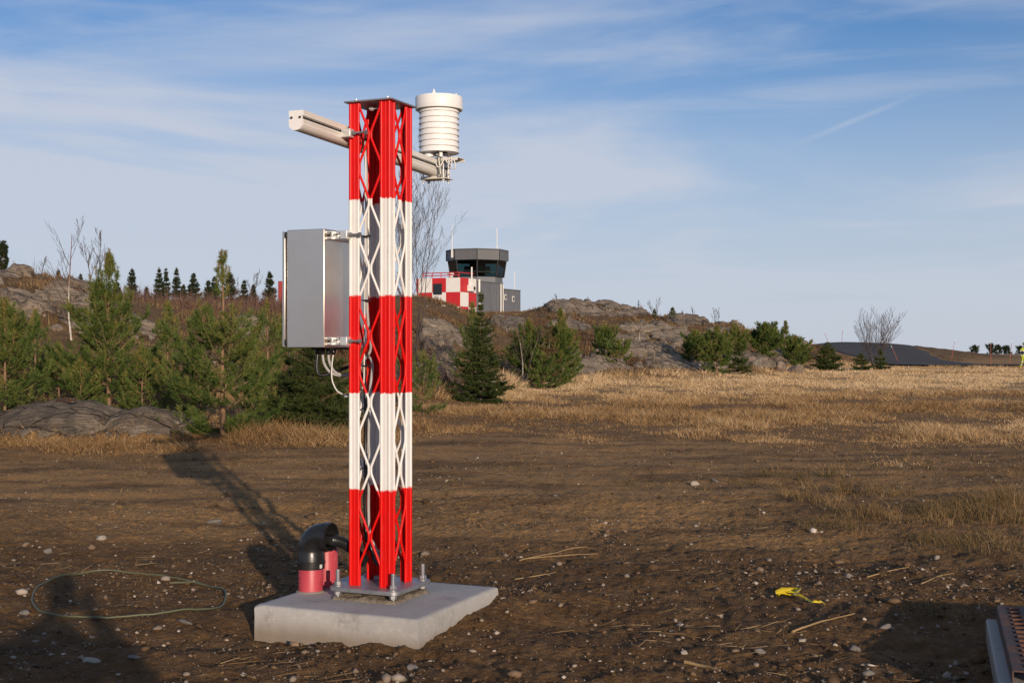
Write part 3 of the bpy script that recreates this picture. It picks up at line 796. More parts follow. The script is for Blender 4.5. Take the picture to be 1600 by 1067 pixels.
# larger single stones
SV, ST = ico2_mesh()
def stone(px, row, size, label, tone, seed, flatn=.6):
    d = CAMH * F / (row - HY)
    p = at(px, d); r = np.random.default_rng(seed)
    dirs = r.normal(0, 1, (11, 3)); dirs /= np.linalg.norm(dirs, axis=1)[:, None]
    V = SV.copy()
    for q in dirs:                       # knock flat facets off the pebble
        k = V @ q; V = V - np.clip(k - .52, 0, 9)[:, None] * q
    V = V * (1 + .06 * r.normal(0, 1, (len(V), 1))) * np.array([1.0, .75, flatn]) * size
    o = mesh_np('stone', V, ST, M[tone], None, None, False)
    o.location = p + Vector((0, 0, size * flatn * .22)); o.rotation_euler = (r.uniform(-.3, .3), r.uniform(-.3, .3), r.uniform(-.6, .6))
    tag(o, label, 'stone', 'larger loose stones on the soil')
M['stone_pale'] = plain('pale_stone', (.36, .315, .26), (.27, .235, .195), .85, 0, 14, .4, .006, 50)
M['stone_grey'] = plain('grey_stone', (.20, .178, .155), (.13, .115, .10), .85, 0, 14, .4, .006, 50)
M['stone_tan'] = plain('tan_stone', (.28, .19, .115), (.20, .135, .085), .85, 0, 14, .4, .006, 50)
for i, a in enumerate([
    (460, 998, .035, 'tan stone pressed against the front edge of the concrete slab', 'stone_tan', .9),
    (977, 830, .038, 'rounded tan stone on dark gravel right of the slab', 'stone_tan', .8),
    (1088, 822, .034, 'pale angular stone right of the rounded tan one', 'stone_pale', .6),
    (1068, 1025, .028, 'small whitish stone near the bottom edge of the picture', 'stone_pale', .9),
    (1252, 1000, .034, 'pale stone just below the yellow tape', 'stone_pale', .6),
    (1480, 920, .034, 'bright white stone in the weeds left of the steel beams', 'stone_pale', .7),
    (868, 779, .040, 'grey wedge shaped stone beside the wheel track', 'stone_grey', .6),
    (797, 741, .11, 'flat tan rock lying on the wheel track right of the mast', 'stone_tan', .22),
    (1087, 756, .085, 'pale flat stone on the grass edge, left of a darker one', 'stone_pale', .45),
    (1118, 752, .075, 'grey stone on the grass edge, right of a pale one', 'stone_grey', .45),
    (335, 815, .13, 'large flat grey stone just left of the mast shadow', 'stone_grey', .3),
    (75, 862, .06, 'grey block stone at the far left of the pebble row', 'stone_grey', .6),
    (158, 845, .06, 'pale rounded stone in the pebble row beyond the hose loop', 'stone_pale', .55),
    (288, 975, .055, 'grey flat stone beside the near right curve of the hose loop', 'stone_grey', .35),
    (140, 1034, .055, 'pale rough stone lying in the shadow at bottom left', 'stone_pale', .45),
    (207, 1034, .045, 'grey stone at the right edge of the shadow at bottom left', 'stone_grey', .4),
    (38, 958, .06, 'grey flat stone lying against the left side of the hose loop', 'stone_grey', .35),
    (1385, 987, .05, 'grey rough stone among straws left of the steel beams', 'stone_grey', .7),
    (1335, 1012, .045, 'dark rounded stone below a long dry straw', 'stone_grey', .6),
    (1188, 1023, .04, 'light grey stone near the bottom right of the picture', 'stone_grey', .5),
    (645, 1042, .05, 'grey broken stone on the soil in front of the slab', 'stone_grey', .4),
    (1325, 905, .045, 'pale green grey stone at the foot of the grass tussocks', 'stone_grey', .7),
    (1356, 1055, .05, 'rounded grey stone cut by the bottom of the picture at right', 'stone_grey', .6)]):
    px, row, size, lab, tone, fl = a
    stone(px, row, size, lab, tone, 500 + i, fl)

# angular boulders at the foot of the rock
def boulder(px, d, w, h, label, seed, tone='stone_pale'):
    p = at(px, d); r = np.random.default_rng(seed); V = SV.copy()
    bm = bmesh.new(); bmesh.ops.create_icosphere(bm, subdivisions=3, radius=1.0)
    V = np.array([v.co[:] for v in bm.verts]); T = np.array([[v.index for v in f.verts] for f in bm.faces]); bm.free()
    dirs = r.normal(0, 1, (16, 3)); dirs /= np.linalg.norm(dirs, axis=1)[:, None]
    for q in dirs: k = V @ q; V = V - np.clip(k - r.uniform(.34, .62), 0, 9)[:, None] * q
    V = V + .05 * (fbm(V[:, 0] * 3 + V[:, 2] * 2, V[:, 1] * 3 - V[:, 2], 4, seed)[:, None] - .5) * V
    V = V * np.array([w * 1.35, w * 1.0, h * 1.5])
    o = mesh_np('boulder', V, T, M[tone], None, None, False)
    o.location = p + Vector((0, 0, h * .35)); o.rotation_euler = (r.uniform(-.1, .1), r.uniform(-.15, .15), r.uniform(-.5, .5))
    tag(o, label, 'boulder', 'boulders on the rocky slope')
M['boulder_pink'] = plain('pinkish_granite', (.30, .225, .17), (.10, .075, .055), .9, 0, 2.6, 1.0, .12, 5)
M['boulder_grey'] = plain('grey_granite', (.25, .21, .17), (.08, .065, .05), .9, 0, 2.6, 1.0, .12, 5)
for i, a in enumerate([(1190, 69, .72, .55, 'left cracked granite boulder at the foot of the right pines', 'boulder_grey'), (1218, 70, .50, .46, 'middle angular boulder at the foot of the right pines', 'boulder_pink'), (1244, 71, .65, .42, 'right low boulder at the foot of the right pines', 'boulder_pink'),
    (375, 40, .62, .34, 'pale rounded boulder beside the trunk of the sparse pine', 'boulder_pink'), (404, 41, .42, .30, 'smaller pale boulder right of the sparse pine trunk', 'boulder_grey'), (86, 41, .26, .16, 'whitish boulder on the rocks left of the birch', 'boulder_pink'),
    (1178, 72, .4, .3, 'small boulder half hidden by the dark rounded spruce', 'boulder_pink')]):
    px, d, w, h, lab, tone = a
    boulder(px, d, w, h, lab, 700 + i, tone)

# ---------------------------------------------------------------- slab, mast and everything on it
CX, CY = -.775, 7.56
TH = math.radians(-23.5)
def site(x, y, z=0.0):
    """mast axes (x along the left face towards the viewer, y along the right face) to world"""
    return Vector((CX + x * math.cos(TH) - y * math.sin(TH), CY + x * math.sin(TH) + y * math.cos(TH), z))
ST_ = .145      # top of the slab
def build_slab():
    root = empty('concrete_slab', site(0, 0, 0), TH, 'square grey concrete foundation slab under the red and white mast', 'concrete slab')
    h = .525; n = 26
    # ring of outline points with a ragged lower edge, extruded from the soil to the chamfered top
    me = bpy.data.meshes.new('block'); bm = bmesh.new()
    r = random.Random(3)
    pts = []
    for a, b in (((-h, -h), (h, -h)), ((h, -h), (h, h)), ((h, h), (-h, h)), ((-h, h), (-h, -h))):
        for k in range(n): pts.append((a[0] + (b[0] - a[0]) * k / n, a[1] + (b[1] - a[1]) * k / n))
    def ring(s, z, jit):
        return [bm.verts.new((x * s + r.uniform(-jit, jit), y * s + r.uniform(-jit, jit), z + r.uniform(-jit, jit))) for x, y in pts]
    R = [ring(1.0, -.25, .004), ring(1.0, .02, .004), ring(1.0, .08, .0025), ring(1.0, ST_ - .022, .0018), ring(.993, ST_ - .008, .0015), ring(.975, ST_ - .0005, .001), ring(.93, ST_, .0006), ring(.6, ST_ + .001, .0006)]
    m = len(pts)
    for a, b in zip(R[:-1], R[1:]):
        for k in range(m): bm.faces.new((a[k], a[(k + 1) % m], b[(k + 1) % m], b[k]))
    bm.faces.new(R[-1])
    bm.to_mesh(me); bm.free()
    me.polygons.foreach_set('use_smooth', np.ones(len(me.polygons), bool)); me.set_sharp_from_angle(angle=math.radians(50))
    me.materials.append(M['concrete'])
    o = bpy.data.objects.new('block', me); COL.objects.link(o); o.parent = root
    # rough mortar bed below the steel plate
    rr = np.random.default_rng(4); K = 40
    g = np.linspace(-.215, .215, K); X, Y = np.meshgrid(g, g)
    e = 1 - np.maximum(np.abs(X), np.abs(Y)) / .215
    Z = ST_ + sstep(0, .12, e) * (.008 + .028 * fbm(X * 14 + 5, Y * 14, 4, 201) + .012 * (fbm(X * 60, Y * 60, 2, 202) - .5)) - .004
    X = X * (1 + .10 * (fbm(X * 9, Y * 9, 2, 203) - .5)); Y = Y * (1 + .10 * (fbm(X * 9, Y * 9, 2, 204) - .5)) 
    V = np.stack([X.ravel() + .01, Y.ravel() - .015, Z.ravel()], 1); I = np.arange(K * K).reshape(K, K)
    q = np.stack([I[:-1, :-1].ravel(), I[:-1, 1:].ravel(), I[1:, 1:].ravel(), I[1:, :-1].ravel()], 1)
    mm, nt, b, out = newmat('gritty_mortar'); tc = texco(nt)
    nt.links.new(ramp(nt, noise(nt, tc, 40, 6, .7), [(.3, (.13, .10, .07)), (.55, (.25, .20, .145)), (.75, (.36, .31, .24))]), b.inputs['Base Color'])
    b.inputs['Roughness'].default_value = .95; bump(nt, noise(nt, tc, 130, 4), .8, .01, b)
    mesh_np('mortar_bed', V, q, mm, root, None, False)['label'] = 'rough brown mortar bed under the steel plate'
build_slab()

PZ0, PZ1 = .195, .220     # base plate
m_ = .133                 # half width of the lattice
MTOP = 3.035
def build_mast():
    root = empty('lattice_mast', site(0, 0, 0), TH, 'red and white banded aluminium lattice mast bolted to a concrete slab', 'mast')
    a, t, br = .058, .007, .0085
    for sx, sy in ((-1, -1), (1, -1), (1, 1), (-1, 1)):
        X, Y = sx * m_, sy * m_
        s = MB()
        poly = [(X, Y), (X - sx * a, Y), (X - sx * a, Y - sy * t), (X - sx * t, Y - sy * t), (X - sx * t, Y - sy * a), (X, Y - sy * a)]
        s.prism(poly, PZ1, MTOP)
        for qx, qy in ((X - sx * .004, Y - sy * .004), (X - sx * (a - .002), Y - sy * t / 2), (X - sx * t / 2, Y - sy * (a - .002)), (X - sx * .030, Y - sy * .0045), (X - sx * .0045, Y - sy * .030)):
            rr = br if (abs(abs(qx) - m_) > .02 or abs(abs(qy) - m_) > .02) else .010
            if (qx, qy) in ((X - sx * .030, Y - sy * .0045), (X - sx * .0045, Y - sy * .030)): rr = .0055
            s.tube([(qx, qy, PZ1 + .001), (qx, qy, MTOP - .001)], rr, 12)
        o = s.build('leg', M['bands'], root, smooth=35)
        o['label'] = 'red and white banded corner leg'
    # bent lattice rods: two per face, touching in the middle
    rp = .0076; zc0 = 2.845; hs = .195
    def rod(face, side):
        path = []
        z = MTOP - .002
        ends = m_ - a - .006
        def P(u, zz):
            u = u * side
            o_ = m_ - .006
            return {0: (u, -o_, zz), 1: (o_, u, zz), 2: (-u, o_, zz), 3: (-o_, -u, zz)}[face]
        path.append(P(ends, z)); k = 0; zz = zc0 + hs
        first = True
        pts = []
        k = 0
        zcur = zc0 + hs
        while zcur > PZ1 + .05:
            leg = (k % 2 == 0); u = ends if leg else rp * .95; hh = .036 if leg else .020
            if first: pts.append((u, zcur - hh)); first = False
            else: pts += [(u, zcur + hh), (u, zcur - hh)]
            zcur -= hs; k += 1
        # after the last leg contact run straight down
        for u, q in pts:
            path.append(P(u, q))
        path.append(P(ends, PZ1 + .001))
        # soften bends
        out = [Vector(path[0])]
        for i in range(1, len(path) - 1):
            p0, p1, p2 = Vector(path[i - 1]), Vector(path[i]), Vector(path[i + 1])
            d0 = (p0 - p1); d1 = (p2 - p1); c = min(.012, d0.length * .4, d1.length * .4)
            A = p1 + d0.normalized() * c; B = p1 + d1.normalized() * c
            out += [A, (A + B) / 4 + p1 / 2, B]
        out.append(Vector(path[-1]))
        return out
    for face in range(4):
        for side in (-1, 1):
            MB().tube(rod(face, side), rp, 8).build('lattice_rod', M['bands'], root, smooth=60)
    # base plate with rounded corners
    hp, cr = .228, .045
    poly = []
    for cx, cy, a0 in ((hp - cr, hp - cr, 0), (-hp + cr, hp - cr, 90), (-hp + cr, -hp + cr, 180), (hp - cr, -hp + cr, 270)):
        for k in range(7):
            q = math.radians(a0 + 15 * k); poly.append((cx + cr * math.cos(q), cy + cr * math.sin(q)))
    bp = MB().prism(poly, PZ0, PZ1).build('base_plate', M['galv'], root, .003)
    bp['label'] = 'grey galvanised base plate'
    for sx, sy in ((-1, -1), (1, -1), (1, 1), (-1, 1)):
        bx, by = sx * .183, sy * .183
        st = MB(); zt = PZ1 + .095
        path = [(bx, by, ST_ - .01)]
        st.tube([(bx, by, ST_ - .01), (bx, by, zt)], .0125, 14)
        for k in range(16): st.lathe([(.0125, 0), (.0138, .0016), (.0125, .0032)], (bx, by, zt - .004 - .0055 * (k + 1)), 14, False, False)
        o = st.build('anchor_bolt', M['galv'], root, smooth=30)
        hexa = lambda rr, off=0: [(bx + rr * math.cos(math.radians(60 * k + off)), by + rr * math.sin(math.radians(60 * k + off))) for k in range(6)]
        MB().lathe([(.033, 0), (.033, .004), (.014, .004)], (bx, by, PZ1 + .0008), 24).build('washer', M['galv'], o)
        MB().prism(hexa(.0235, 12 * sx), PZ1 + .005, PZ1 + .028).build('nut', M['galv'], o, .002)
        MB().prism(hexa(.0235, 25), PZ0 - .026, PZ0 - .003).build('levelling_nut', M['galv'], o, .002)
    MB().box((-.06, .085, PZ1 + .013), (.05, .04, .024)).build('foot_bracket', M['galv'], root, .002)
    # top plate
    tp = MB().box((0, 0, MTOP + .0045), (.316, .316, .009)).build('top_plate', M['galv'], root, .0015)
    tp['label'] = 'thin galvanised steel cap plate'
    for sx, sy in ((-1, -1), (1, -1), (1, 1), (-1, 1)):
        b = MB(); b.prism([(sx * .105 + .013 * math.cos(math.radians(60 * k + 20)), sy * .105 + .013 * math.sin(math.radians(60 * k + 20))) for k in range(6)], MTOP + .0095, MTOP + .022)
        b.tube([(sx * .105, sy * .105, MTOP + .021), (sx * .105, sy * .105, MTOP + .028)], .007, 10)
        b.build('cap_nut', M['alu'], tp, .001)
    rb = MB(); rb.tube([(-.045, -.06, MTOP - .025), (.06, -.03, MTOP - .025)], .006, 10)
    rb.prism([(.014 * math.cos(k * math.pi / 3), .014 * math.sin(k * math.pi / 3)) for k in range(6)], -.008, .008, Matrix.Translation((-.03, -.056, MTOP - .025)) @ Matrix.Rotation(math.pi / 2, 4, 'Y'))
    rb.build('cap_bolt', M['alu'], tp)
    return root
mast = build_mast()

def hexnut(s, c, axis, r, l):
    q = Vector(axis).to_track_quat('Z', 'Y').to_matrix().to_4x4()
    s.prism([(r * math.cos(k * math.pi / 3), r * math.sin(k * math.pi / 3)) for k in range(6)], -l / 2, l / 2, Matrix.Translation(c) @ q)

# -------- cross arm
AX = -.205; AZ0, AZ1 = 2.808, 2.922; AY0, AY1 = -.585, 1.245
def build_arm():
    root = empty('cross_arm', site(AX, 0, AZ0 - .019), TH, 'cream aluminium cross arm clamped behind the top of the mast', 'mast arm')
    w = .046
    prof = [(-w, .114), (w, .114), (w, .083), (w - .009, .080), (w - .009, .066), (w, .063), (w, .052), (w - .002, .050), (w - .002, .030)]
    arc = [((w - .003) * math.cos(a), .032 - .030 * math.sin(a)) for a in np.linspace(.05, math.pi - .05, 11)]
    prof += arc + [(-w + .002, .030), (-w + .002, .050), (-w, .052), (-w, .063), (-w + .009, .066), (-w + .009, .080), (-w, .083)]
    Rm = Matrix(((1, 0, 0, 0), (0, 0, -1, 0), (0, 1, 0, 0), (0, 0, 0, 1)))
    s = MB(); s.prism([(p[0], p[1]) for p in prof], -AY1, -AY0, Rm); s.build('extrusion', M['arm'], root, 0, 30)
    for ye, nm in ((AY0 - .006, 'near'), (AY1 + .006, 'far')):
        p2 = [(p[0] * .985, p[1] * .985 + .0008) for p in prof]
        c = MB(); c.prism(p2, -ye - .0055, -ye + .0055, Rm); c.build('end_cap', M['white_plastic'], root)
    for sg in (-1, 1): MB().box((sg * (w - .0085), (AY0 + AY1) / 2, .073), (.004, AY1 - AY0 - .01, .010)).build('slot', M['dark'], root, smooth=0)
    for xx in (-.026, .028):
        MB().tube([(xx, AY0 - .011, .073), (xx, AY0 - .016, .073)], .007, 10).build('end_screw', M['dark'], root)
    # clamps to the mast
    root.rotation_euler = (-.032, 0, TH)
    for yy in (-.165, .165):
        s = MB(); s.box((.075, yy, .060), (.062, .046, .050)); o = s.build('clamp_block', M['alu'], root, .003)
        b = MB(); b.tube([(.1, yy, .060), (.205, yy, .060)], .0065, 10); hexnut(b, (.118, yy, .060), (1, 0, 0), .014, .014); hexnut(b, (.198, yy, .060), (1, 0, 0), .014, .014)
        b.build('clamp_bolt', M['galv'], o)
    return root
build_arm()

# -------- radiation shield on the far end of the arm
def build_shield():
    yc = 1.09
    root = empty('radiation_shield', site(AX + .02, yc, AZ1 - .052), TH, 'white louvred radiation shield standing on the far end of the cross arm', 'weather sensor')
    z0 = .045
    br = MB(); br.box((.045, .02, .007), (.26, .11, .007)); br.box((.045, -.034, -.002), (.26, .006, .022)); br.box((.045, .074, -.002), (.26, .006, .022))
    br.build('bracket_plate', M['arm'], root, .0015)
    lo = MB(); lo.box((-.01, .02, -.126), (.20, .11, .006)); lo.box((-.04, -.034, -.119), (.12, .006, .016)); lo.build('lower_clamp_plate', M['arm'], root, .0015)
    for xx in (-.088, .062):
        for yy in (-.018, .058):
            ub = MB(); ub.tube([(xx, yy, -.158), (xx, yy, .02)], .0055, 8); hexnut(ub, (xx, yy, -.136), (0, 0, 1), .0115, .012); ub.build('clamp_rod', M['alu'], root)
    for k in range(3):
        a = math.radians(120 * k - 55)
        MB().tube([(.02 + .085 * math.cos(a), .085 * math.sin(a), .011), (.02 + .085 * math.cos(a), .085 * math.sin(a), z0 + .01)], .0125, 12).build('post', M['white_plastic'], root)
    sp = .0385; n = 8
    for k in range(n):
        zb = z0 + k * sp
        MB().lathe([(.060, zb + .004), (.131, zb - .001), (.1365, zb + .001), (.1365, zb + .004), (.127, zb + sp - .003), (.122, zb + sp + .004), (.06, zb + sp + .004)], (.02, 0, 0), 48, False, False).build('louvre_ring', M['white_plastic'], root, smooth=30)
    zt = z0 + n * sp
    cap = MB().lathe([(.06, zt - .002), (.128, zt - .004), (.150, zt - .018), (.1585, zt - .018), (.160, zt - .014), (.160, zt + .062), (.156, zt + .069), (.12, zt + .072), (.075, zt + .073), (.055, zt + .080), (.02, zt + .086), (.001, zt + .087)], (.02, 0, 0), 56, False, True).build('cap', M['white_plastic'], root, smooth=30)
    for k in range(3):
        a = math.radians(120 * k - 80)
        MB().lathe([(.014, 0), (.014, .006), (.009, .012), (.0075, .022), (.004, .030), (.001, .032)], (.02 + .118 * math.cos(a), .118 * math.sin(a), zt + .0725), 12).build('cap_nut', M['white_plastic'], cap)
    MB().lathe([(.01, z0 - .03), (.030, z0 - .028), (.030, z0 + .0), (.045, z0 + .003)], (-.025, -.06, 0), 20).build('sensor_housing', M['white_plastic'], root)
    pr = MB(); pr.tube([(.045, -.055, z0 + .01), (.045, -.055, -.012), (.055, -.06, -.05), (.06, -.06, -.105)], [.014, .014, .012, .009], 10)
    pr.build('probe', M['ptfe'], root)
    g = MB(); g.tube([(.035, -.06, z0 + .002), (.035, -.06, z0 - .022)], .010, 10); g.build('cable_gland', M['galv'], root)
    path = [(.03, -.06, -.005), (.035, -.07, -.035), (.06, -.075, -.058), (.085, -.075, -.05), (.105, -.07, -.02), (.12, -.06, -.0), (.135, -.06, -.022), (.15, -.06, -.03), (.165, -.06, -.008), (.18, -.055, .0), (.19, -.06, -.03), (.185, -.065, -.06), (.16, -.06, -.068), (.15, -.055, -.045), (.17, -.055, -.02), (.2, -.05, -.012), (.215, -.045, -.04), (.21, -.04, -.068), (.18, -.04, -.07)]
    c = MB().tube(smooth_path([(.03 + (p[0] - .03) * .72, p[1], p[2]) for p in path], 4), .0042, 8).build('sensor_cable', M['cable_white'], root, smooth=60)
def smooth_path(p, n=6):
    p = [Vector(q) for q in p]; out = []
    for i in range(len(p) - 1):
        a = p[max(i - 1, 0)]; b = p[i]; c = p[i + 1]; d = p[min(i + 2, len(p) - 1)]
        for k in range(n):
            t = k / n
            out.append(.5 * ((2 * b) + (c - a) * t + (2 * a - 5 * b + 4 * c - d) * t * t + (3 * b - a - 3 * c + d) * t ** 3))
    out.append(p[-1]); return out
build_shield()

# -------- steel cabinet
def build_cabinet():
    bx1, bx0, by0, by1, bz0, bz1 = -.262, -.520, -.205, .345, 1.607, 2.302
    cx, cy = (bx0 + bx1) / 2, (by0 + by1) / 2
    root = empty('steel_cabinet', site(cx, cy, bz0), TH, 'brushed stainless steel cabinet hanging on the left side of the mast', 'cabinet')
    W, D, H = bx1 - bx0, by1 - by0, bz1 - bz0
    MB().box((0, 0, H / 2), (W, D, H)).build('body', M['steel'], root, .004)
    MB().box((-W / 2 - .006, 0, H / 2), (.012, D - .03, H - .03)).build('gasket', M['dark'], root, .001)
    d = MB().box((-W / 2 - .021, 0, H / 2 - .002), (.020, D + .004, H - .012)).build('door', M['steel'], root, .003)
    for zz in (.03, H - .03): MB().box((-W / 2 - .008, -D / 2 + .003, zz), (.015, .012, .035)).build('hinge', M['black_plastic'], d, .001)
    # bracket rails across the back face, clamped on the near left leg
    for zz in (.038, H - .038):
        s = MB(); x0 = W / 2 + .001; y0 = -D / 2 + .014
        s.box((x0 + .010, D / 2 - .30, zz), (.020, .44, .045))
        o = s.build('mounting_rail', M['arm'], root, .002)
        c = MB(); c.box((x0 + .020, y0 + .024, zz + .018), (.040, .046, .009)); c.box((x0 + .020, y0 + .024, zz - .018), (.040, .046, .009)); c.box((x0 + .035, y0 + .030, zz), (.010, .040, .028))
        c.box((x0 + .064, y0 + .040, zz + .015), (.060, .030, .014)); c.box((x0 + .064, y0 + .040, zz - .015), (.060, .030, .014))
        c.box((x0 + .064, y0 + .062, zz), (.06, .012, .044))
        c.build('clamp_channel', M['alu'], o, .0015)
        k = MB(); k.box((x0 + .117, y0 + .030, zz), (.046, .052, .050)); k.build('clamp_block', M['alu'], o, .003)
        b = MB(); b.tube([(x0 + .140, y0 + .030, zz), (x0 + .222, y0 + .030, zz)], .0065, 10)
        hexnut(b, (x0 + .150, y0 + .03, zz), (1, 0, 0), .014, .014); hexnut(b, (x0 + .212, y0 + .03, zz), (1, 0, 0), .0135, .013)
        b.build('clamp_bolt', M['galv'], o)
        MB().box((x0 + .012, y0 + .016, zz), (.016, .012, .016)).build('rail_bolt', M['dark'], o)
    fl = MB(); fl.box((.04, -.03, -.006), (.15, .26, .012)); fl.build('gland_plate', M['dark'], root, .001)
    gl = MB()
    for xx, yy in ((-.02, -.11), (.015, -.11), (.05, -.10), (.085, -.10)):
        g = MB(); g.lathe([(.013, -.012), (.015, -.02), (.015, -.032), (.010, -.042)], (xx, yy, 0), 12); g.build('cable_gland', M['black_plastic'], root)
    gp = lambda x, y, z: Vector((cx + x, cy + y, bz0 + z))      # cabinet -> mast axes
    def cable(name, label, pts, r, mat):
        c0 = pts[0]
        o = MB().tube(smooth_path([Vector(p) - Vector((0, 0, 0)) for p in pts], 6), r, 8).build(name, mat, None, smooth=60)
        o.location = site(0, 0, 0); o.rotation_euler = (0, 0, TH)
        tag(o, label, 'cable', 'cables between cabinet and mast foot'); return o
    down = lambda x, y, z0, z1, n=5: [(x + .006 * math.sin(k * 2.1 + x * 90), y + .006 * math.cos(k * 1.7 + y * 80), z0 + (z1 - z0) * k / n) for k in range(1, n + 1)]
    foot = [(-.045, -.03, .42), (-.02, -.045, .36), (.01, -.04, .335), (.02, -.02, .37), (-.03, .0, .40), (-.12, .02, .42)]
    cable('cable', 'thick black cable looping from the steel cabinet down inside the mast',
          [gp(-.02, -.11, -.035), gp(-.022, -.115, -.13), gp(-.005, -.10, -.165), gp(.05, -.04, -.150), gp(.10, .05, -.115), (-.20, .02, 1.50), (-.105, -.02, 1.43), (-.080, -.045, 1.33)] + down(-.075, -.05, 1.33, .48, 7) + foot, .0105, M['cable_black'])
    cable('cable', 'left of two pale grey cables sagging below the steel cabinet',
          [gp(.015, -.11, -.035), gp(.022, -.10, -.10), gp(.05, -.06, -.155), gp(.10, .0, -.165), gp(.15, .06, -.12), (-.14, .04, 1.53), (-.085, .03, 1.60), (-.07, -.02, 1.72), (-.066, -.05, 1.90), (-.066, -.055, 2.3), (-.068, -.05, 2.6), (-.09, -.03, 2.78)], .0085, M['cable_grey'])
    cable('cable', 'right of two pale grey cables sagging below the steel cabinet',
          [gp(.05, -.10, -.035), gp(.052, -.09, -.09), gp(.07, -.05, -.15), gp(.12, .02, -.168), gp(.17, .08, -.12), (-.12, .06, 1.55), (-.075, .03, 1.50), (-.06, -.02, 1.36)] + down(-.060, -.035, 1.36, .50, 6) + [(-.03, -.02, .44), (-.0, -.03, .38), (.03, -.01, .36), (.0, .02, .39), (-.1, .03, .42)], .0085, M['cable_grey'])
    cable('cable', 'thin white cable hanging lowest below the steel cabinet',
          [gp(.085, -.10, -.035), gp(.075, -.10, -.10), gp(.075, -.10, -.19), gp(.10, -.08, -.26), gp(.14, -.05, -.285), (-.19, -.09, 1.318), (-.12, -.07, 1.335), (-.085, -.06, 1.38), (-.078, -.06, 1.5), (-.074, -.06, 1.9), (-.07, -.06, 2.4), (-.075, -.05, 2.7), (-.1, -.03, 2.8)], .0042, M['cable_white'])
    # cable ties on the leg
    for i, (zz, lab) in enumerate(((2.26, 'black cable tie on the lattice beside the cabinet top'), (1.885, 'black cable tie on the lattice at the cabinet middle'), (1.50, 'black cable tie on the lattice just below the cabinet'), (1.25, 'black cable tie on the upper half of the lower white band'), (.90, 'black cable tie near the foot of the lower white band'))):
        t = MB(); t.box((-.068, -.058, zz), (.042, .030, .008)); t.box((-.035, -.085, zz), (.03, .006, .008))
        o = t.build('cable_tie', M['black_plastic'], None); o.location = site(0, 0, 0); o.rotation_euler = (0, 0, TH)
        tag(o, lab, 'cable tie', 'cable ties in the mast')
build_cabinet()

# -------- cable duct: pink pipes, black elbow and corrugated hose
def build_pipes():
    r = .0735
    p1 = (-.445, -.062); p2 = (-.440, .105)
    def pipe(p, top, label, cut):
        root = empty('drain_pipe', site(p[0], p[1], ST_), TH, label, 'pipe', 'pink pipes cast into the slab')
        n = 48; v = []; f = []
        h = top - ST_
        rings = [(r, -.02, 0), (r, h - .004, cut), (r - .002, h, cut), (r - .0075, h, cut), (r - .008, h - .004, cut), (r - .008, .004, 0)]
        s = MB()
        for rr, z, c in rings:
            for k in range(n):
                a = 2 * math.pi * k / n; s.v.append((rr * math.cos(a), rr * math.sin(a), z - c * max(0, math.cos(a - .3)) ** 2))
        for i in range(len(rings) - 1):
            for k in range(n): s.f.append((i * n + k, i * n + (k + 1) % n, (i + 1) * n + (k + 1) % n, (i + 1) * n + k))
        s.build('pipe_wall', M['pink'], root)
        g = MB().lathe([(r + .016, 0), (r + .012, .006), (r - .001, .010)], (0, 0, .0), 32, False, False)
        g.build('grout_collar', M['concrete'], root)
        return root
    pipe(p1, .315, 'pink red pipe stub under the black elbow on the slab', 0)
    pipe(p2, .392, 'open pink red pipe stub standing behind the elbow', .022)
    # white membrane edge at the slab's left side
    root = empty('elbow_pipe', site(p1[0], p1[1], .285), TH, 'glossy black plastic elbow pushed over the front pink pipe', 'pipe elbow')
    R = r + .006; bend = .092; n = 32
    path = []; rad = []
    path += [Vector((0, 0, .0)), Vector((0, 0, .02)), Vector((0, 0, .085)), Vector((0, 0, .10))]; rad += [R + .004, R + .005, R + .005, R]
    for k in range(1, 11):
        a = math.radians(9 * k); path.append(Vector((bend - bend * math.cos(a), 0, .104 + bend * math.sin(a)))); rad.append(R)
    e = path[-1]
    path += [e + Vector((.004, 0, 0)), e + Vector((.006, 0, 0)), e + Vector((.052, 0, 0))]; rad += [R, R + .006, R + .006]
    s = MB(); s.tube(path, rad, n, cap=False)
    # inner wall so that the open mouth shows thickness
    inn = [path[-1], path[-2], path[-4], path[-7]]; s2 = MB(); s2.tube(inn, [R - .002, R - .006, R - .008, R - .008], n, cap=False)
    s.add(s2.v, s2.f)
    a0 = len(s.v) - len(s2.v); last = (len(path) - 1) * n
    # frames of both tubes differ in direction, so close the lip with its own ring
    lip = MB()
    q = path[-1]
    for rr in (R + .006, R - .002):
        for k in range(n):
            a = 2 * math.pi * k / n; lip.v.append((q.x + .0004, q.y + rr * math.cos(a), q.z + rr * math.sin(a)))
    for k in range(n): lip.f.append((k, (k + 1) % n, n + (k + 1) % n, n + k))
    s.add(lip.v, lip.f)
    s.build('elbow_body', M['black_plastic'], root, smooth=45)
    MB().lathe([(R + .003, .0), (R + .009, .004), (R + .009, .016), (R + .003, .020)], (0, 0, .028), 40, False, False).build('collar_ring', M['black_plastic'], root)
    MB().box((R + .0045, -.020, .020), (.004, .020, .022)).build('sticker', M['label_white'], root)
    # corrugated hose
    hp = smooth_path([(p1[0] + .09, p1[1] + .0, .462), (p1[0] + .17, p1[1] - .005, .462), (p1[0] + .24, p1[1] + .0, .444), (p1[0] + .295, p1[1] + .01, .405), (p1[0] + .335, p1[1] + .015, .365), (-.075, -.04, .345)], 14)
    rs = [.032 + (.0032 if k % 2 else -.0012) for k in range(len(hp))]
    h = MB().tube(hp, rs, 20, cap=False).build('corrugated_hose', M['black_plastic'], None, smooth=70)
    h.location = site(0, 0, 0); h.rotation_euler = (0, 0, TH)
    tag(h, 'black corrugated hose running from the elbow mouth into the mast foot', 'hose')
build_pipes()

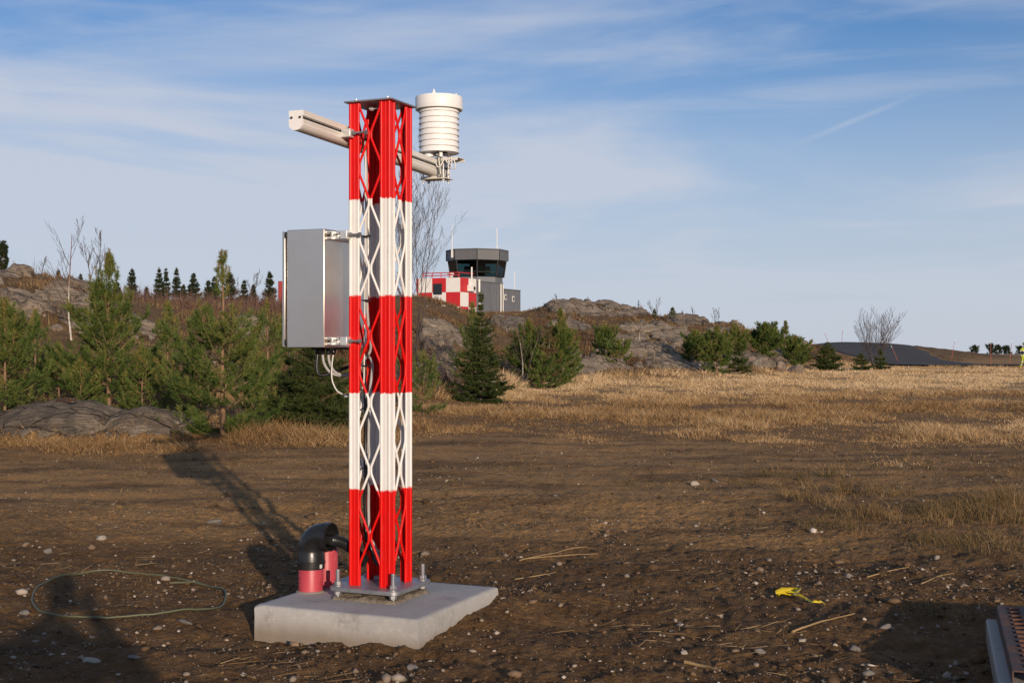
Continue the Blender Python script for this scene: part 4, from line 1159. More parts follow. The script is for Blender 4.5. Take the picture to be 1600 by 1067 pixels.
# ---------------------------------------------------------------- things lying on the ground
def ground_path(pts, r, lift=1.0, n=8, dense=10):
    P = smooth_path([Vector((x, y, 0)) for x, y in pts], dense)
    xs = np.array([p.x for p in P]); ys = np.array([p.y for p in P]); z = terrain(xs, ys)
    z = np.convolve(np.pad(z, 3, mode='edge'), np.ones(7) / 7, 'valid') + r * lift + .012
    return [Vector((a, b, c)) for a, b, c in zip(xs, ys, z)]
def pxrow(px, row):
    d = CAMH * F / (row - HY); return ((px - 800) / F * d, d)
loop = [(265, 906), (310, 907), (342, 917), (353, 928), (345, 945), (310, 956), (240, 965), (160, 969), (95, 967), (60, 956), (50, 940), (62, 922), (95, 905), (145, 896), (200, 895), (270, 901), (330, 911)]
M['hose_green'] = plain('faded_green_hose', (.085, .095, .048), (.12, .115, .06), .55)
o = MB().tube(ground_path([pxrow(*p) for p in loop], .0065), .0065, 8).build('hose_loop', M['hose_green'], None, smooth=70)
tag(o, 'thin faded green hose lying in a wide loop on the soil', 'hose')

def tape():
    m, nt, b, out = newmat('yellow_tape_plastic'); tc = texco(nt)
    nt.links.new(ramp(nt, noise(nt, tc, 20, 4), [(.4, (.60, .45, .010)), (.75, (.42, .31, .015))]), b.inputs['Base Color']); b.inputs['Roughness'].default_value = .4
    def ribbon(name, pts, w, label):
        P = smooth_path([Vector((*pxrow(a, c), 0)) for a, c, h, t in pts], 5); hh = np.interp(np.linspace(0, 1, len(P)), np.linspace(0, 1, len(pts)), [q[2] for q in pts]); tt = np.interp(np.linspace(0, 1, len(P)), np.linspace(0, 1, len(pts)), [q[3] for q in pts])
        V = []; f = []
        for i, p in enumerate(P):
            d = (P[min(i + 1, len(P) - 1)] - P[max(i - 1, 0)]).normalized(); sd = Vector((-d.y, d.x, 0)) * math.cos(tt[i]) + Vector((0, 0, 1)) * math.sin(tt[i])
            c = Vector((p.x, p.y, gz(p.x, p.y) + .02 + hh[i]))
            V += [c - sd * w / 2, c + sd * w / 2]
        for i in range(len(P) - 1): f.append((2 * i, 2 * i + 1, 2 * i + 3, 2 * i + 2))
        s = MB(); s.add(V, f); o = s.build(name, m, None, smooth=60)
        sm = o.modifiers.new('thick', 'SOLIDIFY'); sm.thickness = .0012
        tag(o, label, 'tape', 'scraps of yellow tape')
    ribbon('plastic_tape', [(1212, 931, .002, 1.2), (1222, 930, .012, 1.0), (1235, 929, .010, 1.3), (1248, 930, .012, .9), (1246, 934, .004, .3), (1232, 937, .002, .5), (1216, 938, .004, .9)], .034, 'crumpled scrap of bright yellow tape on the soil')
    ribbon('plastic_tape', [(1240, 938, .001, .3), (1252, 941, .008, .9), (1262, 945, .001, .3), (1272, 949, .008, 1.0), (1290, 947, .003, .5)], .017, 'thin twisted tail of yellow tape right of the crumpled scrap')
tape()

def twig(pts, r, label, mat='straw_wood'):
    P = ground_path([pxrow(*p) for p in pts], r, 1.0, 5, 5)
    o = MB().tube(P, [r * (1 - .6 * k / len(P)) for k in range(len(P))], 6).build('dry_stalk', M[mat], None, smooth=60)
    tag(o, label, 'stalk', 'long dry stalks on the soil')
M['straw_wood'] = plain('dry_stalk', (.40, .27, .12), (.28, .18, .08), .7)
twig([(1238, 994), (1285, 981), (1335, 967)], .007, 'long straight dry stalk below the yellow tape')
twig([(1355, 906), (1390, 899), (1420, 894)], .005, 'short dry stalk at the foot of the grass tussocks')
twig([(1070, 1042), (1100, 1048), (1125, 1058)], .010, 'thick grey brown twig at the bottom right of the slab')
twig([(805, 912), (850, 903), (868, 898)], .0045, 'thin curved stalk just right of the slab')
twig([(812, 878), (860, 866), (905, 855), (940, 862)], .005, 'long bent stalk on the soil right of the mast')
twig([(815, 876), (880, 868), (935, 866)], .004, 'straight stalk crossing a bent one right of the mast')
twig([(1440, 922), (1465, 909), (1490, 903)], .0045, 'dry stalk left of the white stone near the steel beams')

def beams():
    a = math.radians(71.8)       # they run away from the viewer
    ux = Vector((math.cos(a), math.sin(a), 0)); rt_ = Vector((ux.y, -ux.x, 0))
    z0 = gz(2.7, 6.9)
    L = 2.6; c = Vector((2.585, 6.98, 0)) + rt_ * .13 - ux * (L / 2)
    o = tag(MB().box((0, 0, 0), (L, .26, .13)).build('concrete_beam', M['concrete'], None, .008), 'long grey concrete beam at the bottom right corner', 'beam')
    o.location = (c.x, c.y, z0 + .070); o.rotation_euler = (0, 0, a)
    def channel(off, fwd, z, L, label):
        rt = empty('slotted_channel', (0, 0, 0), a, label, 'steel channel', 'rusty slotted channels')
        e = Vector((2.645, 7.0, 0)) + rt_ * (off + .08) + ux * fwd; cc = e - ux * (L / 2); rt.location = (cc.x, cc.y, z0 + z)
        w = .155
        s = MB(); s.box((0, w / 2 - .003, .03), (L, .006, .075)); s.build('flange', M['rust'], rt, smooth=0)
        s = MB(); s.box((0, -w / 2 + .003, .03), (L, .006, .075)); s.build('flange', M['rust'], rt, smooth=0)
        # slotted web: strips between real openings
        s = MB(); s.box((0, w * .34, .066), (L, w * .28, .005)); s.box((0, -w * .34, .066), (L, w * .28, .005))
        n = int(L / .095)
        for k in range(n): s.box((-L / 2 + (k + .5) * L / n, 0, .0662), (L / n * .62, w * .46, .0054))
        s.build('slotted_web', M['rust'], rt, smooth=0)
        for k in range(1, n): MB().box((-L / 2 + k * L / n, -.01, .072), (.012, .05, .010), Matrix.Rotation(.5, 3, 'Y')).build('pressed_tab', M['rust_bright'], rt, smooth=0)
    M['rust_bright'] = plain('orange_rust', (.16, .065, .028), (.08, .04, .026), .85, 0, 30)
    channel(0, 0, .137, 1.5, 'rusty slotted steel channel lying on the concrete beam')
    channel(.175, .04, .137, 1.5, 'rusty slotted channel at the picture edge right of another')
    # stand-in pallets added out of view to cast the shadow on the beams
    def pallet(k, label):
        rt = empty('shade_pallet', (3.42, 5.15, gz(3.42, 5.15) + .02 + .146 * k), a + .04 * k, label, 'pallet', 'added unseen pallets that shade the beams')
        for q in range(7): MB().box((0, -.36 + .12 * q, .133), (1.2, .098, .021)).build('deck_board', M['pallet_wood'], rt, .002)
        for q in (-.36, 0, .36):
            MB().box((0, q, .011), (1.2, .10, .021)).build('base_board', M['pallet_wood'], rt, .002)
            for p in (-.53, 0, .53): MB().box((p, q, .072), (.12, .095, .097)).build('block', M['pallet_wood'], rt, .002)
    M['pallet_wood'] = plain('weathered_pallet_wood', (.30, .22, .14), (.20, .15, .10), .85, 0, 6, .3)
    for k, lb in enumerate(('lowest pallet of the unseen stack added at right to shade the beams', 'middle pallet of the unseen stack added at right to shade the beams', 'top pallet of the unseen stack added at right to shade the beams')): pallet(k, lb)
beams()

# ---------------------------------------------------------------- control tower on the hill
def build_tower():
    M['grey_panel'] = plain('grey_cladding', (.155, .16, .17), (.125, .13, .14), .55, 0, .8)
    M['fascia'] = plain('dark_grey_fascia', (.13, .13, .135), (.105, .105, .11), .5, 0, .8)
    M['red_panel'] = plain('red_panel_paint', (.58, .022, .025), (.50, .02, .022), .5, 0, 1.2)
    M['white_panel'] = plain('white_panel_paint', (.80, .77, .72), (.74, .70, .65), .5, 0, 1.2)
    M['dark_window'] = plain('dark_window_glass', (.012, .014, .016), None, .08)
    M['frame_dark'] = plain('dark_frame', (.03, .03, .032), None, .5)
    M['roof_grey'] = plain('roof_felt', (.10, .10, .10), None, .9)
    M['wood_desk'] = plain('desk_wood', (.30, .17, .08), None, .6)
    M['dark_inside'] = plain('dark_interior', (.03, .032, .036), None, .8)
    m, nt, b, out = newmat('tinted_cab_glass')
    gl = nt.nodes.new('ShaderNodeBsdfGlossy'); gl.inputs['Roughness'].default_value = .02; gl.inputs['Color'].default_value = (.9, .95, 1, 1)
    tr = nt.nodes.new('ShaderNodeBsdfTransparent'); tr.inputs['Color'].default_value = (.17, .27, .27, 1)
    fr = nt.nodes.new('ShaderNodeFresnel'); fr.inputs['IOR'].default_value = 1.45
    mx = nt.nodes.new('ShaderNodeMixShader'); nt.links.new(fr.outputs[0], mx.inputs[0]); nt.links.new(tr.outputs[0], mx.inputs[1]); nt.links.new(gl.outputs[0], mx.inputs[2]); nt.links.new(mx.outputs[0], out.inputs['Surface'])
    M['cab_glass'] = m
    D = 120.0; k = D / F
    X = lambda px: (px - 800) * k
    Z = lambda row: CAMH + (HY - row) * k
    yaw = math.radians(-27.5)
    corner = Vector((X(719), D, 0))
    base = Z(492)
    root = empty('control_tower', (corner.x, corner.y, base), yaw, 'grey airport control tower with red and white checkered block on the hill', 'control tower')
    u = lambda a, b_, z: (a, b_, z - base)      # a along checkered front (to the right), b_ away
    ch = 1.52; rowh = 1.36; zt = Z(433.5)
    W, Dp = 3 * ch + .25, 2 * ch
    # checkered block: a core and real panels on it
    MB().box((-W / 2, Dp / 2 + .03, (zt + base - 1.5) / 2 - base), (W - .06, Dp - .02, zt - base + 1.5 - .06)).build('block_wall', M['white_panel'], root)
    for i in range(4):
        x1 = 0 - i * ch; x0 = max(-W, x1 - ch)
        for j in range(4):
            z1 = zt - j * rowh; z0 = z1 - rowh
            red = (i + j) % 2 == 1
            MB().box(((x0 + x1) / 2, -.01, (z0 + z1) / 2 - base), (x1 - x0 - .012, .06, rowh - .012)).build('check_panel', M['red_panel' if red else 'white_panel'], root, smooth=0)
    for i in range(2):
        for j in range(4):
            z1 = zt - j * rowh; z0 = z1 - rowh
            red = (i + j) % 2 == 0
            MB().box((.01, .03 + (i + .5) * ch * .985, (z0 + z1) / 2 - base), (.06, ch * .985 - .012, rowh - .012)).build('check_panel', M['red_panel' if red else 'white_panel'], root, smooth=0)
    w = MB(); w.box((-1.5 * ch - .15, -.055, Z(451) - base), (.95, .05, 1.05)); wf = w.build('window', M['frame_dark'], root)
    MB().box((-1.5 * ch - .15, -.085, Z(451) - base), (.80, .012, .90)).build('pane', M['dark_window'], wf)
    rb = MB()
    for zz in (.25, .50): rb.tube([(-W + .6, .3, zt - base + zz), (-.3, .3, zt - base + zz)], .045, 6)
    for q in np.linspace(-W + .6, -.3, 5): rb.tube([(q, .3, zt - base - .02), (q, .3, zt - base + .52)], .04, 6)
    rb.tube([(-.3, .3, zt - base + .5), (-.3, 3.2, zt - base + .5)], .045, 6)
    rb.build('roof_rail', M['red_panel'], root)
    ve = MB(); ve.lathe([(.22, 0), (.22, .35), (.32, .36), (.30, .48), (.02, .55)], (-1.6, 1.0, zt - base), 14); ve.build('roof_vent', M['white_panel'], root)
    ac = MB(); ac.box((.28, .55 * Dp, Z(449.5) - base), (.42, 1.0, .58)); aco = ac.build('air_conditioner', M['white_panel'], root, .03)
    fan = MB(); fan.lathe([(.19, 0), (.19, .02), (.05, .03)], (0, 0, 0), 18)
    fan.v = [(.49 + p[2], .62 * Dp + p[0], Z(449.5) - base + p[1]) for p in fan.v]; fan.build('fan_grille', M['frame_dark'], aco)
    # grey wing going back along the right side
    g0 = Dp + .03; g1 = g0 + 9.2; zg = Z(437.5)
    zs = [(g0, g0 + 5.4, zg), (g0 + 5.43, g1, zg - .55)]
    for a0, a1, zz in zs:
        MB().box((-2.2, (a0 + a1) / 2, (zz + base - 1.5) / 2 - base), (4.5, a1 - a0, zz - base + 1.5)).build('grey_wall', M['grey_panel'], root, .02)
        n = max(2, int((a1 - a0) / 1.1))
        for q in range(n + 1):
            yy = a0 + .03 + (a1 - a0 - .06) * q / n
            MB().box((.062, yy, (zz + base - 1.5) / 2 - base), (.02, .035, zz - base + 1.40)).build('cladding_joint', M['fascia'], root, smooth=0)
        MB().box((-2.2, (a0 + a1) / 2, zz - base + .045), (4.64, a1 - a0 - .02, .09)).build('roof_edge', M['fascia'], root)
    for yy, zz, sz in ((g0 + 5.9, Z(459), .55), (g0 + 7.6, Z(461), .55)):
        f_ = MB().box((.085, yy, zz - base), (.05, .42, sz)).build('window', M['white_panel'], root); MB().box((.118, yy, zz - base), (.012, .28, sz - .16)).build('pane', M['dark_window'], f_)
    MB().box((.11, g0 + .6, Z(473.5) - base), (.10, .26, .26)).build('meter_box', M['white_panel'], root)
    dp = MB()
    for q, rr in ((g0 + 4.7, .065), (g0 + 5.15, .05)): dp.tube([(.20, q, -1.2), (.20, q, zg - base - .02)], rr, 8)
    dp.build('downpipe', M['white_panel'], root)
    MB().tube([(.2, .3 + Dp, zg - base - 1), (.2, .3 + Dp, zg - base + .2)], .1, 8).build('vent_pipe', M['white_panel'], root)
    MB().tube([(-.3, g1 - .6, zg - base - .6), (-.3, g1 - .6, zg - base + 1.5)], .035, 6).build('whip_aerial', M['white_panel'], root)
    # octagonal glazed cab, a corner of it towards the viewer
    cab = Vector((X(742), D + 7.9, 0)); kk = (D + 7.9) / F
    loc = Matrix.Rotation(-yaw, 3, 'Z') @ (cab - corner)
    zf0 = CAMH + (HY - 408.5) * kk; zf1 = CAMH + (HY - 393.5) * kk; zw0 = CAMH + (HY - 434) * kk
    view = math.atan2(-cab.y, -cab.x) - yaw          # a corner points at the viewer
    oc = lambda rr: [(loc.x + rr * math.cos(view + k_ * math.pi / 4), loc.y + rr * math.sin(view + k_ * math.pi / 4)) for k_ in range(8)]
    Rt = 48.3 * kk; Rw1 = 45.2 * kk; Rw0 = 41.5 * kk
    MB().prism(oc(Rt), zf0 - base, zf1 - base).build('cab_fascia', M['fascia'], root)
    MB().prism(oc(Rt + .06), zf1 - base + .003, zf1 - base + .12).build('cab_roof', M['roof_grey'], root)
    for q, (p, p2) in enumerate(zip(oc(Rt + .012), oc(Rt + .012)[1:] + oc(Rt + .012)[:1])):
        pv, p2v = Vector((*p, 0)), Vector((*p2, 0))
        for t_ in (.0,):
            c_ = pv.lerp(p2v, t_); MB().box((c_.x, c_.y, (zf0 + zf1) / 2 - base), (.05, .05, zf1 - zf0 - .03)).build('fascia_joint', M['frame_dark'], root)
    # sill wall below the windows
    s = MB(); o0, o1 = oc(Rw0 - .25), oc(Rw0)
    s.prism(oc(Rw0 - .12), zg - base - .6, zw0 - base - .003); s.build('cab_wall', M['grey_panel'], root)
    A, B = oc(Rw0), oc(Rw1); z0, z1 = zw0 - base, zf0 - base
    for q in range(8):
        q2 = (q + 1) % 8
        a0, a1 = Vector((*A[q], z0)), Vector((*A[q2], z0)); b0, b1 = Vector((*B[q], z1)), Vector((*B[q2], z1))
        pane = MB(); e = .02
        inn = lambda p: Vector((loc.x + (p.x - loc.x) * .99, loc.y + (p.y - loc.y) * .99, p.z))
        pane.add([a0.lerp(a1, e), a0.lerp(a1, 1 - e), b0.lerp(b1, 1 - e), b0.lerp(b1, e)], [(0, 1, 2, 3)])
        pane.build('cab_window', M['cab_glass'], root, smooth=0)
        MB().tube([a0, b0], .075, 6).build('mullion', M['frame_dark'], root)
        MB().tube([a0.lerp(b0, .28), a1.lerp(b1, .28)], .022, 6).build('transom', M['frame_dark'], root)
    MB().prism(oc(Rw1 - .1), z1 - .10, z1 - .003).build('cab_ceiling', M['dark_inside'], root)
    MB().prism(oc(Rw0 - .1), z0 - .002, z0 + .06).build('cab_floor', M['dark_inside'], root)
    inn = MB(); 
    dsk = oc(Rw0 - .75)
    for q in (7, 0): 
        p, p2 = Vector((*dsk[q], 0)), Vector((*dsk[(q + 1) % 8], 0)); c_ = (p + p2) / 2; an = math.atan2((p2 - p).y, (p2 - p).x)
        inn.box((c_.x, c_.y, z0 + .50), ((p2 - p).length * .9, .55, .22), Matrix.Rotation(an, 3, 'Z'))
    inn.build('console', M['wood_desk'], root)
    mo = MB()
    for q, t_ in ((7, .3), (0, .25), (0, .7)):
        p, p2 = Vector((*oc(Rw0 - .6)[q], 0)), Vector((*oc(Rw0 - .6)[(q + 1) % 8], 0)); c_ = p.lerp(p2, t_); an = math.atan2((p2 - p).y, (p2 - p).x)
        mo.box((c_.x, c_.y, z0 + .85), (.55, .06, .36), Matrix.Rotation(an, 3, 'Z'))
    mo.build('monitor', M['frame_dark'], root)
    ct = MB(); ct.box((loc.x - .3, loc.y + .6, (z0 + z1) / 2), (1.6, .3, z1 - z0 - .12), Matrix.Rotation(.4, 3, 'Z')); ct.build('core_wall', M['dark_inside'], root)
    # aerials
    for px, r0, r1, rr in ((706.5, 402, 350, .05), (776.5, 391, 357, .05)):
        dd = D + 6.0; wv = Vector(((px - 800) / F * dd, dd, 0)); lv = Matrix.Rotation(-yaw, 3, 'Z') @ (wv - corner); k2 = dd / F
        zz0 = CAMH + (HY - r0) * k2 - base; zz1 = CAMH + (HY - r1) * k2 - base
        s = MB(); s.tube([(lv.x, lv.y, zz0), (lv.x, lv.y, zz1)], [.05, .022], 8); 
        if px < 720: s.box((lv.x, lv.y, zz0 + .35), (.18, .12, .8))
        else: s.tube([(lv.x, lv.y, zz0 + .7), (lv.x, lv.y, zz1 - .05)], .042, 8)
        s.build('aerial_mast', M['white_panel'], root)
    MB().tube([(-.12, 2 * ch * .8, zg - base - .3), (-.12, 2 * ch * .8, zg - base + 1.35)], .075, 8).build('white_pole', M['white_panel'], root)
    # ground under the block is hidden behind the hill crest
build_tower()

def red_post():
    d = 96.0; x = (438.5 - 800) / F * d; zt = CAMH + (HY - 441) * d / F; z0 = gz(x, d) - .3
    root = empty('red_container', (x + 1.2, d, z0), .1, 'red steel container half hidden behind the cabinet', 'container')
    s = MB(); s.box((0, 0, (zt - z0) / 2), (2.5, 3, zt - z0)); M['dark_red'] = plain('dull_red_paint', (.30, .02, .02), (.24, .02, .02), .7); s.build('container_wall', M['dark_red'], root, .03)
    for k in range(9): MB().box((-1.1 + k * .275, -1.51, (zt - z0) / 2), (.12, .05, zt - z0 - .3)).build('corrugation', M['dark_red'], root, .01)
red_post()

# ---------------------------------------------------------------- trees
def needles(P, D, L, w, out, seed, tint, jit=.12):
    """needle triangles at points P along directions D"""
    r = np.random.default_rng(seed); n = len(P)
    R = r.normal(0, 1, (n, 3)); R -= (R * D).sum(1)[:, None] * D; R /= np.linalg.norm(R, axis=1)[:, None] + 1e-9
    nd = D * (1 - out)[:, None] + R * out[:, None]; nd /= np.linalg.norm(nd, axis=1)[:, None]
    side = np.cross(nd, r.normal(0, 1, (n, 3))); side /= np.linalg.norm(side, axis=1)[:, None] + 1e-9
    tip = P + nd * L[:, None]; b = side * (w / 2)[:, None]
    V = np.stack([P - b, P + b, tip], 1).reshape(-1, 3)
    return V, np.repeat(np.clip(tint + r.normal(0, jit, n), 0, 1), 3)
class Tree:
    def __init__(s, seed): s.r = random.Random(seed); s.nr = np.random.default_rng(seed); s.seed = seed; s.wood = MB(); s.P = []; s.D = []; s.t = []
    def shoot(s, a, b, dens, tint):
        L = (b - a).length; n = max(2, int(L * dens)); u = s.nr.uniform(0, 1, n)
        A, B = np.array(a), np.array(b); d = (B - A) / (np.linalg.norm(B - A) + 1e-9)
        s.P.append(A + u[:, None] * (B - A)); s.D.append(np.repeat(d[None], n, 0)); s.t.append(np.full(n, tint))
    def crown(s, root, mat, L, w, out):
        P = np.concatenate(s.P); D = np.concatenate(s.D); t = np.concatenate(s.t); n = len(P)
        V, A = needles(P, D, L * s.nr.uniform(.65, 1.2, n), np.full(n, w), np.clip(out + s.nr.normal(0, .12, n), .1, .95), s.seed + 1, t)
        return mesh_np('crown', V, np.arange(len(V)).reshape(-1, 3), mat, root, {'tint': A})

def conifer(kind, H, R, seed, whorls, perw, dens, L, w, bare_top=0.0, gap=.0, low=.035, curve=1.0, mat=None, profile=None, lean=0.0, sub_=None):
    """returns (trunk MB, Tree)"""
    T = Tree(seed); r = T.r
    rt = max(.012, H * .016)
    tp = [Vector((lean * H * (k / 8) ** 2 + .012 * H * math.sin(k * 1.3 + seed) * (k / 8) * .4, .01 * H * math.cos(k * 1.7 + seed) * (k / 8) * .4, H * k / 8 - .1 * (k == 0))) for k in range(9)]
    trunk = MB().tube(tp, [rt * (1 - .93 * k / 8) + .004 for k in range(9)], 7)
    def tr(z): 
        q = np.clip(z / H * 8, 0, 7.999); i = int(q); return tp[i].lerp(tp[i + 1], q - i)
    for i in range(whorls):
        t = low + (.955 - low) * (i / (whorls - 1)) ** (.92 if kind == 'pine' else 1.0)
        t += r.uniform(-.5, .5) / whorls * (.35 if kind == 'pine' else 1.2); t = min(max(t, .02), .965)
        if gap and gap[0] < t < gap[1]: continue
        base = tr(t * H)
        for j in range(perw + r.choice((-1, 0, 0, 1))):
            az = 2 * math.pi * (j + r.uniform(-.3, .3)) / perw + i * 1.1
            if profile: pl = profile(t)
            elif kind == 'pine': pl = float(np.interp(t, [0, .15, .48, .62, .78, .9, 1], [.80, 1, .95, .68, .36, .22, .1]))
            else: pl = (1 - t) ** .8 * (.85 + .15 * min(1, t / .15))
            if r.random() < .10: continue
            ln = R * pl * (r.uniform(.50, 1.2) if kind == 'pine' else r.uniform(.62, 1.15)) + .05 * H * (1 - t) * .2 + .03
            if kind == 'pine': e0 = math.radians(-4 + 58 * t + r.uniform(-14, 14)); e1 = e0 + math.radians(38 * curve)
            else: e0 = math.radians(-6 + 42 * t ** 1.5 + r.uniform(-14, 14)); e1 = e0 + math.radians(16 * curve)
            pts = [base]; ns = 4
            for k in range(ns):
                e = e0 + (e1 - e0) * (k + 1) / ns; a2 = az + r.uniform(-.13, .13)
                pts.append(pts[-1] + Vector((math.cos(a2) * math.cos(e), math.sin(a2) * math.cos(e), math.sin(e))) * (ln / ns))
            rb = max(.003, rt * .22 * pl)
            T.wood.tube(pts, [rb * (1 - .8 * k / ns) + .0015 for k in range(ns + 1)], 3, False)
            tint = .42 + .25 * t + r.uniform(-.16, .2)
            for k in range(ns):
                if kind == 'pine' and k == 0 and ln > .5: T.shoot(pts[0].lerp(pts[1], .65), pts[1], dens * .45, tint - .15)
                else: T.shoot(pts[k], pts[k + 1], dens * ((.35 + .65 * k / ns) if kind == 'pine' else (.75 + .25 * k / ns)), tint + .05 * k)
            if kind == 'pine':                 # upturned end candle
                tipd = (pts[-1] - pts[-2]).normalized() * .6 + Vector((0, 0, .8)); T.shoot(pts[-1], pts[-1] + tipd.normalized() * (.10 + .10 * ln), dens * 1.5, tint + .28)
            # side shoots
            nsub = max(2, int(ln / (sub_ or (.11 if kind == 'pine' else .10))))
            for q in range(nsub):
                f = .22 + .78 * (q + r.random() * .7) / nsub; f = min(f, .98)
                kx = min(ns - 1, int(f * ns)); p = pts[kx].lerp(pts[kx + 1], f * ns - kx); d = (pts[kx + 1] - pts[kx]).normalized()
                sd = Vector((-d.y, d.x, 0)).normalized() * r.choice((-1, 1))
                sl = ln * (.20 + .26 * (1 - f)) * r.uniform(.6, 1.25) + .04
                up = Vector((0, 0, r.uniform(-.05, .75) if kind == 'pine' else r.uniform(-.30, .18)))
                dd = (d * .75 + sd * .75 + up).normalized(); p2 = p + dd * sl
                T.shoot(p.lerp(p2, .3) if kind == 'pine' else p, p2, dens * (1.45 if kind == 'pine' else 1.0), tint + r.uniform(-.16, .2))
                if sl > .22:
                    for z_ in range(2):
                        f2 = r.uniform(.25, .8); pp = p.lerp(p2, f2); d2 = (dd + sd * r.choice((-1, 1)) * .8 + Vector((r.uniform(-.4, .4), r.uniform(-.4, .4), r.uniform(-.1, .35)))).normalized()
                        T.shoot(pp, pp + d2 * sl * .45, dens, tint + r.uniform(-.1, .12))
    # leader
    top = tp[-1]; T.shoot(tr(H * (.965 if kind == 'spruce' else .86 if bare_top else .92)), top + Vector((0, 0, .03)), dens * (4.5 if kind == 'pine' else .8), .72)
    return trunk, T, tp

def put_conifer(name, label, cat, px, d, top_row, half_w, kind, seed, whorls, perw, dens, L, w, out, mat, group, **kw):
    p = at(px, d); H = CAMH + (HY - top_row) * d / F - p.z; R = half_w * d / F
    trunk, T, tp = conifer(kind, H, R, seed, whorls, perw, dens, L, w, **kw)
    root = empty(name, (p.x, p.y, p.z), 0, label, cat, group)
    trunk.add(T.wood.v, T.wood.f)
    trunk.build('trunk', M['bark_pine' if kind == 'pine' else 'bark_grey'], root, smooth=60)
    T.crown(root, M[mat], L, w, out)
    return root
GP = 'young pines on the rocky slope'; GS = 'spruces on the slope'; GF = 'dark conifers on the skyline'
def pine(label, px, d, top, hw, seed, whorls=11, perw=6, dens=120, group=GP, mat='pine', **kw):
    w = max(.0075, .80 * d / F); L = max(.075, 3.6 * d / F); dn = dens * 1.3 * min(1.0, 30 / d)
    return put_conifer('pine_tree', label, 'pine tree', px, d, top, hw, 'pine', seed, whorls, perw, dn, L, w, .52, mat, group, **kw)
def spruce(label, px, d, top, hw, seed, whorls=20, perw=7, dens=110, group=GS, mat='spruce', **kw):
    w = max(.0080, .85 * d / F); L = max(.055, 2.8 * d / F); dn = dens * 1.1 * min(1.0, 32 / d)
    return put_conifer('spruce_tree', label, 'spruce tree', px, d, top, hw, 'spruce', seed, whorls, perw, dn, L, w, .62, mat, group, **kw)

pine('large dense young pine with an upright orange leader left of the cabinet', 170, 26.2, 403, 80, 11, 13, 9, 190, profile=lambda t: float(np.interp(t, [0, .12, .45, .64, .78, .88, 1], [.85, 1, .92, .66, .34, .26, .1])), bare_top=1, gap=(.77, .86))
pine('dense pine cut off by the left edge of the picture', 8, 24.6, 482, 74, 12, 12, 8, 190)
pine('sparse pine with long side branches directly left of the mast', 348, 23.3, 408, 108, 13, 11, 7, 180, profile=lambda t: float(np.interp(t, [0, .1, .36, .52, .70, .84, 1], [.7, 1, .92, .60, .24, .20, .1])), bare_top=1, gap=(.56, .72), low=.03)
pine('low bushy pine between the two tall leaders', 262, 28.5, 480, 52, 14, 9, 7, 160)
pine('small pine seedling mound in front of the two tall leaders', 300, 23.8, 560, 62, 15, 7, 6, 150)
pine('half hidden pine just left of the steel cabinet', 418, 33, 478, 52, 16, 9, 6, 140)
pine('small juniper like pine on the rocks above the left edge tree', 55, 33, 492, 34, 17, 7, 6, 130)
pine('low bushy pine filling the gap right of the left edge tree', 92, 29, 548, 46, 301, 8, 7, 150)
pine('low pine crowding the right foot of the large dense pine', 222, 25.8, 556, 54, 302, 8, 7, 150)
pine('low bushy pine right of the sparse pine trunk', 405, 25.5, 560, 50, 303, 8, 7, 150)
pine('low pine hugging the left foot of the large dense pine', 126, 25.6, 572, 42, 304, 7, 7, 140)
spruce('low broad spruce behind the mast below the cabinet', 492, 24.8, 520, 84, 21, 24, 10, 190)
spruce('slender spruce shoot rising behind the cabinet bottom', 452, 27.5, 540, 42, 22, 16, 8, 140)
pine('hazy brownish pine right beside the mast', 662, 31, 560, 50, 18, 8, 6, 110, mat='pine')
spruce('dense spruce with tall bare leader right of the mast', 751, 36.5, 455, 49, 23, 34, 10, 210, profile=lambda t: ((max(0, .80 - t) / .80) ** .55 * (.8 + .2 * math.sin(t * 23))) if t < .8 else .03)
pine('bushy pine close behind the tall leader spruce', 738, 43, 478, 36, 19, 10, 6, 150)
pine('left tree of the dense clump below the control tower', 826, 49, 505, 38, 31, 13, 8, 230)
pine('right tree of the dense clump below the control tower', 876, 50, 488, 34, 32, 14, 8, 230)
spruce('brown dying spruce in the middle of the clump below the tower', 858, 48.0, 490, 22, 33, 16, 7, 120, mat='brown_spruce')
pine('low green pine at the foot of the clump below the tower', 850, 46.5, 560, 38, 34, 7, 6, 170)
pine('small round pine on the slope right of the clump', 945, 62, 514, 27, 35, 8, 6, 180)
pine('tiny pine just below the small round one on the slope', 966, 60, 540, 27, 36, 6, 6, 170)
pine('leftmost pine of the thicket on the right slope', 1086, 68, 522, 27, 41, 9, 7, 190)
pine('tallest front pine of the thicket on the right slope', 1120, 64, 514, 29, 42, 10, 7, 200)
spruce('dark rounded spruce at the foot of the right slope thicket', 1155, 64.5, 536, 24, 43, 14, 7, 160)
pine('pine behind the thicket with its tip on the skyline', 1146, 74, 511, 25, 44, 10, 6, 180)
pine('broad pine above the cracked boulders at right', 1195, 76, 511, 32, 45, 10, 7, 190)
pine('bushy pine right of the one above the boulders', 1242, 79, 530, 26, 46, 9, 7, 180)
pine('small pine on the skyline at the right end of the ridge', 1227, 86, 505, 13, 47, 7, 5, 150)
spruce('spruce at the right foot of the rocky ridge', 1293, 78, 535, 27, 48, 15, 7, 150)
spruce('left of two small round spruces by the dark road', 1345, 82, 553, 17, 49, 11, 7, 140)
spruce('right of two small round spruces by the dark road', 1376, 82, 547, 15, 50, 11, 7, 140)
spruce('tiny conifer on the bare ridge skyline right of the tower', 1051, 92, 481, 8, 51, 9, 5, 120)
spruce('thin sapling conifer left of the tiny one on the ridge', 1023, 94, 484, 5, 52, 8, 5, 90)
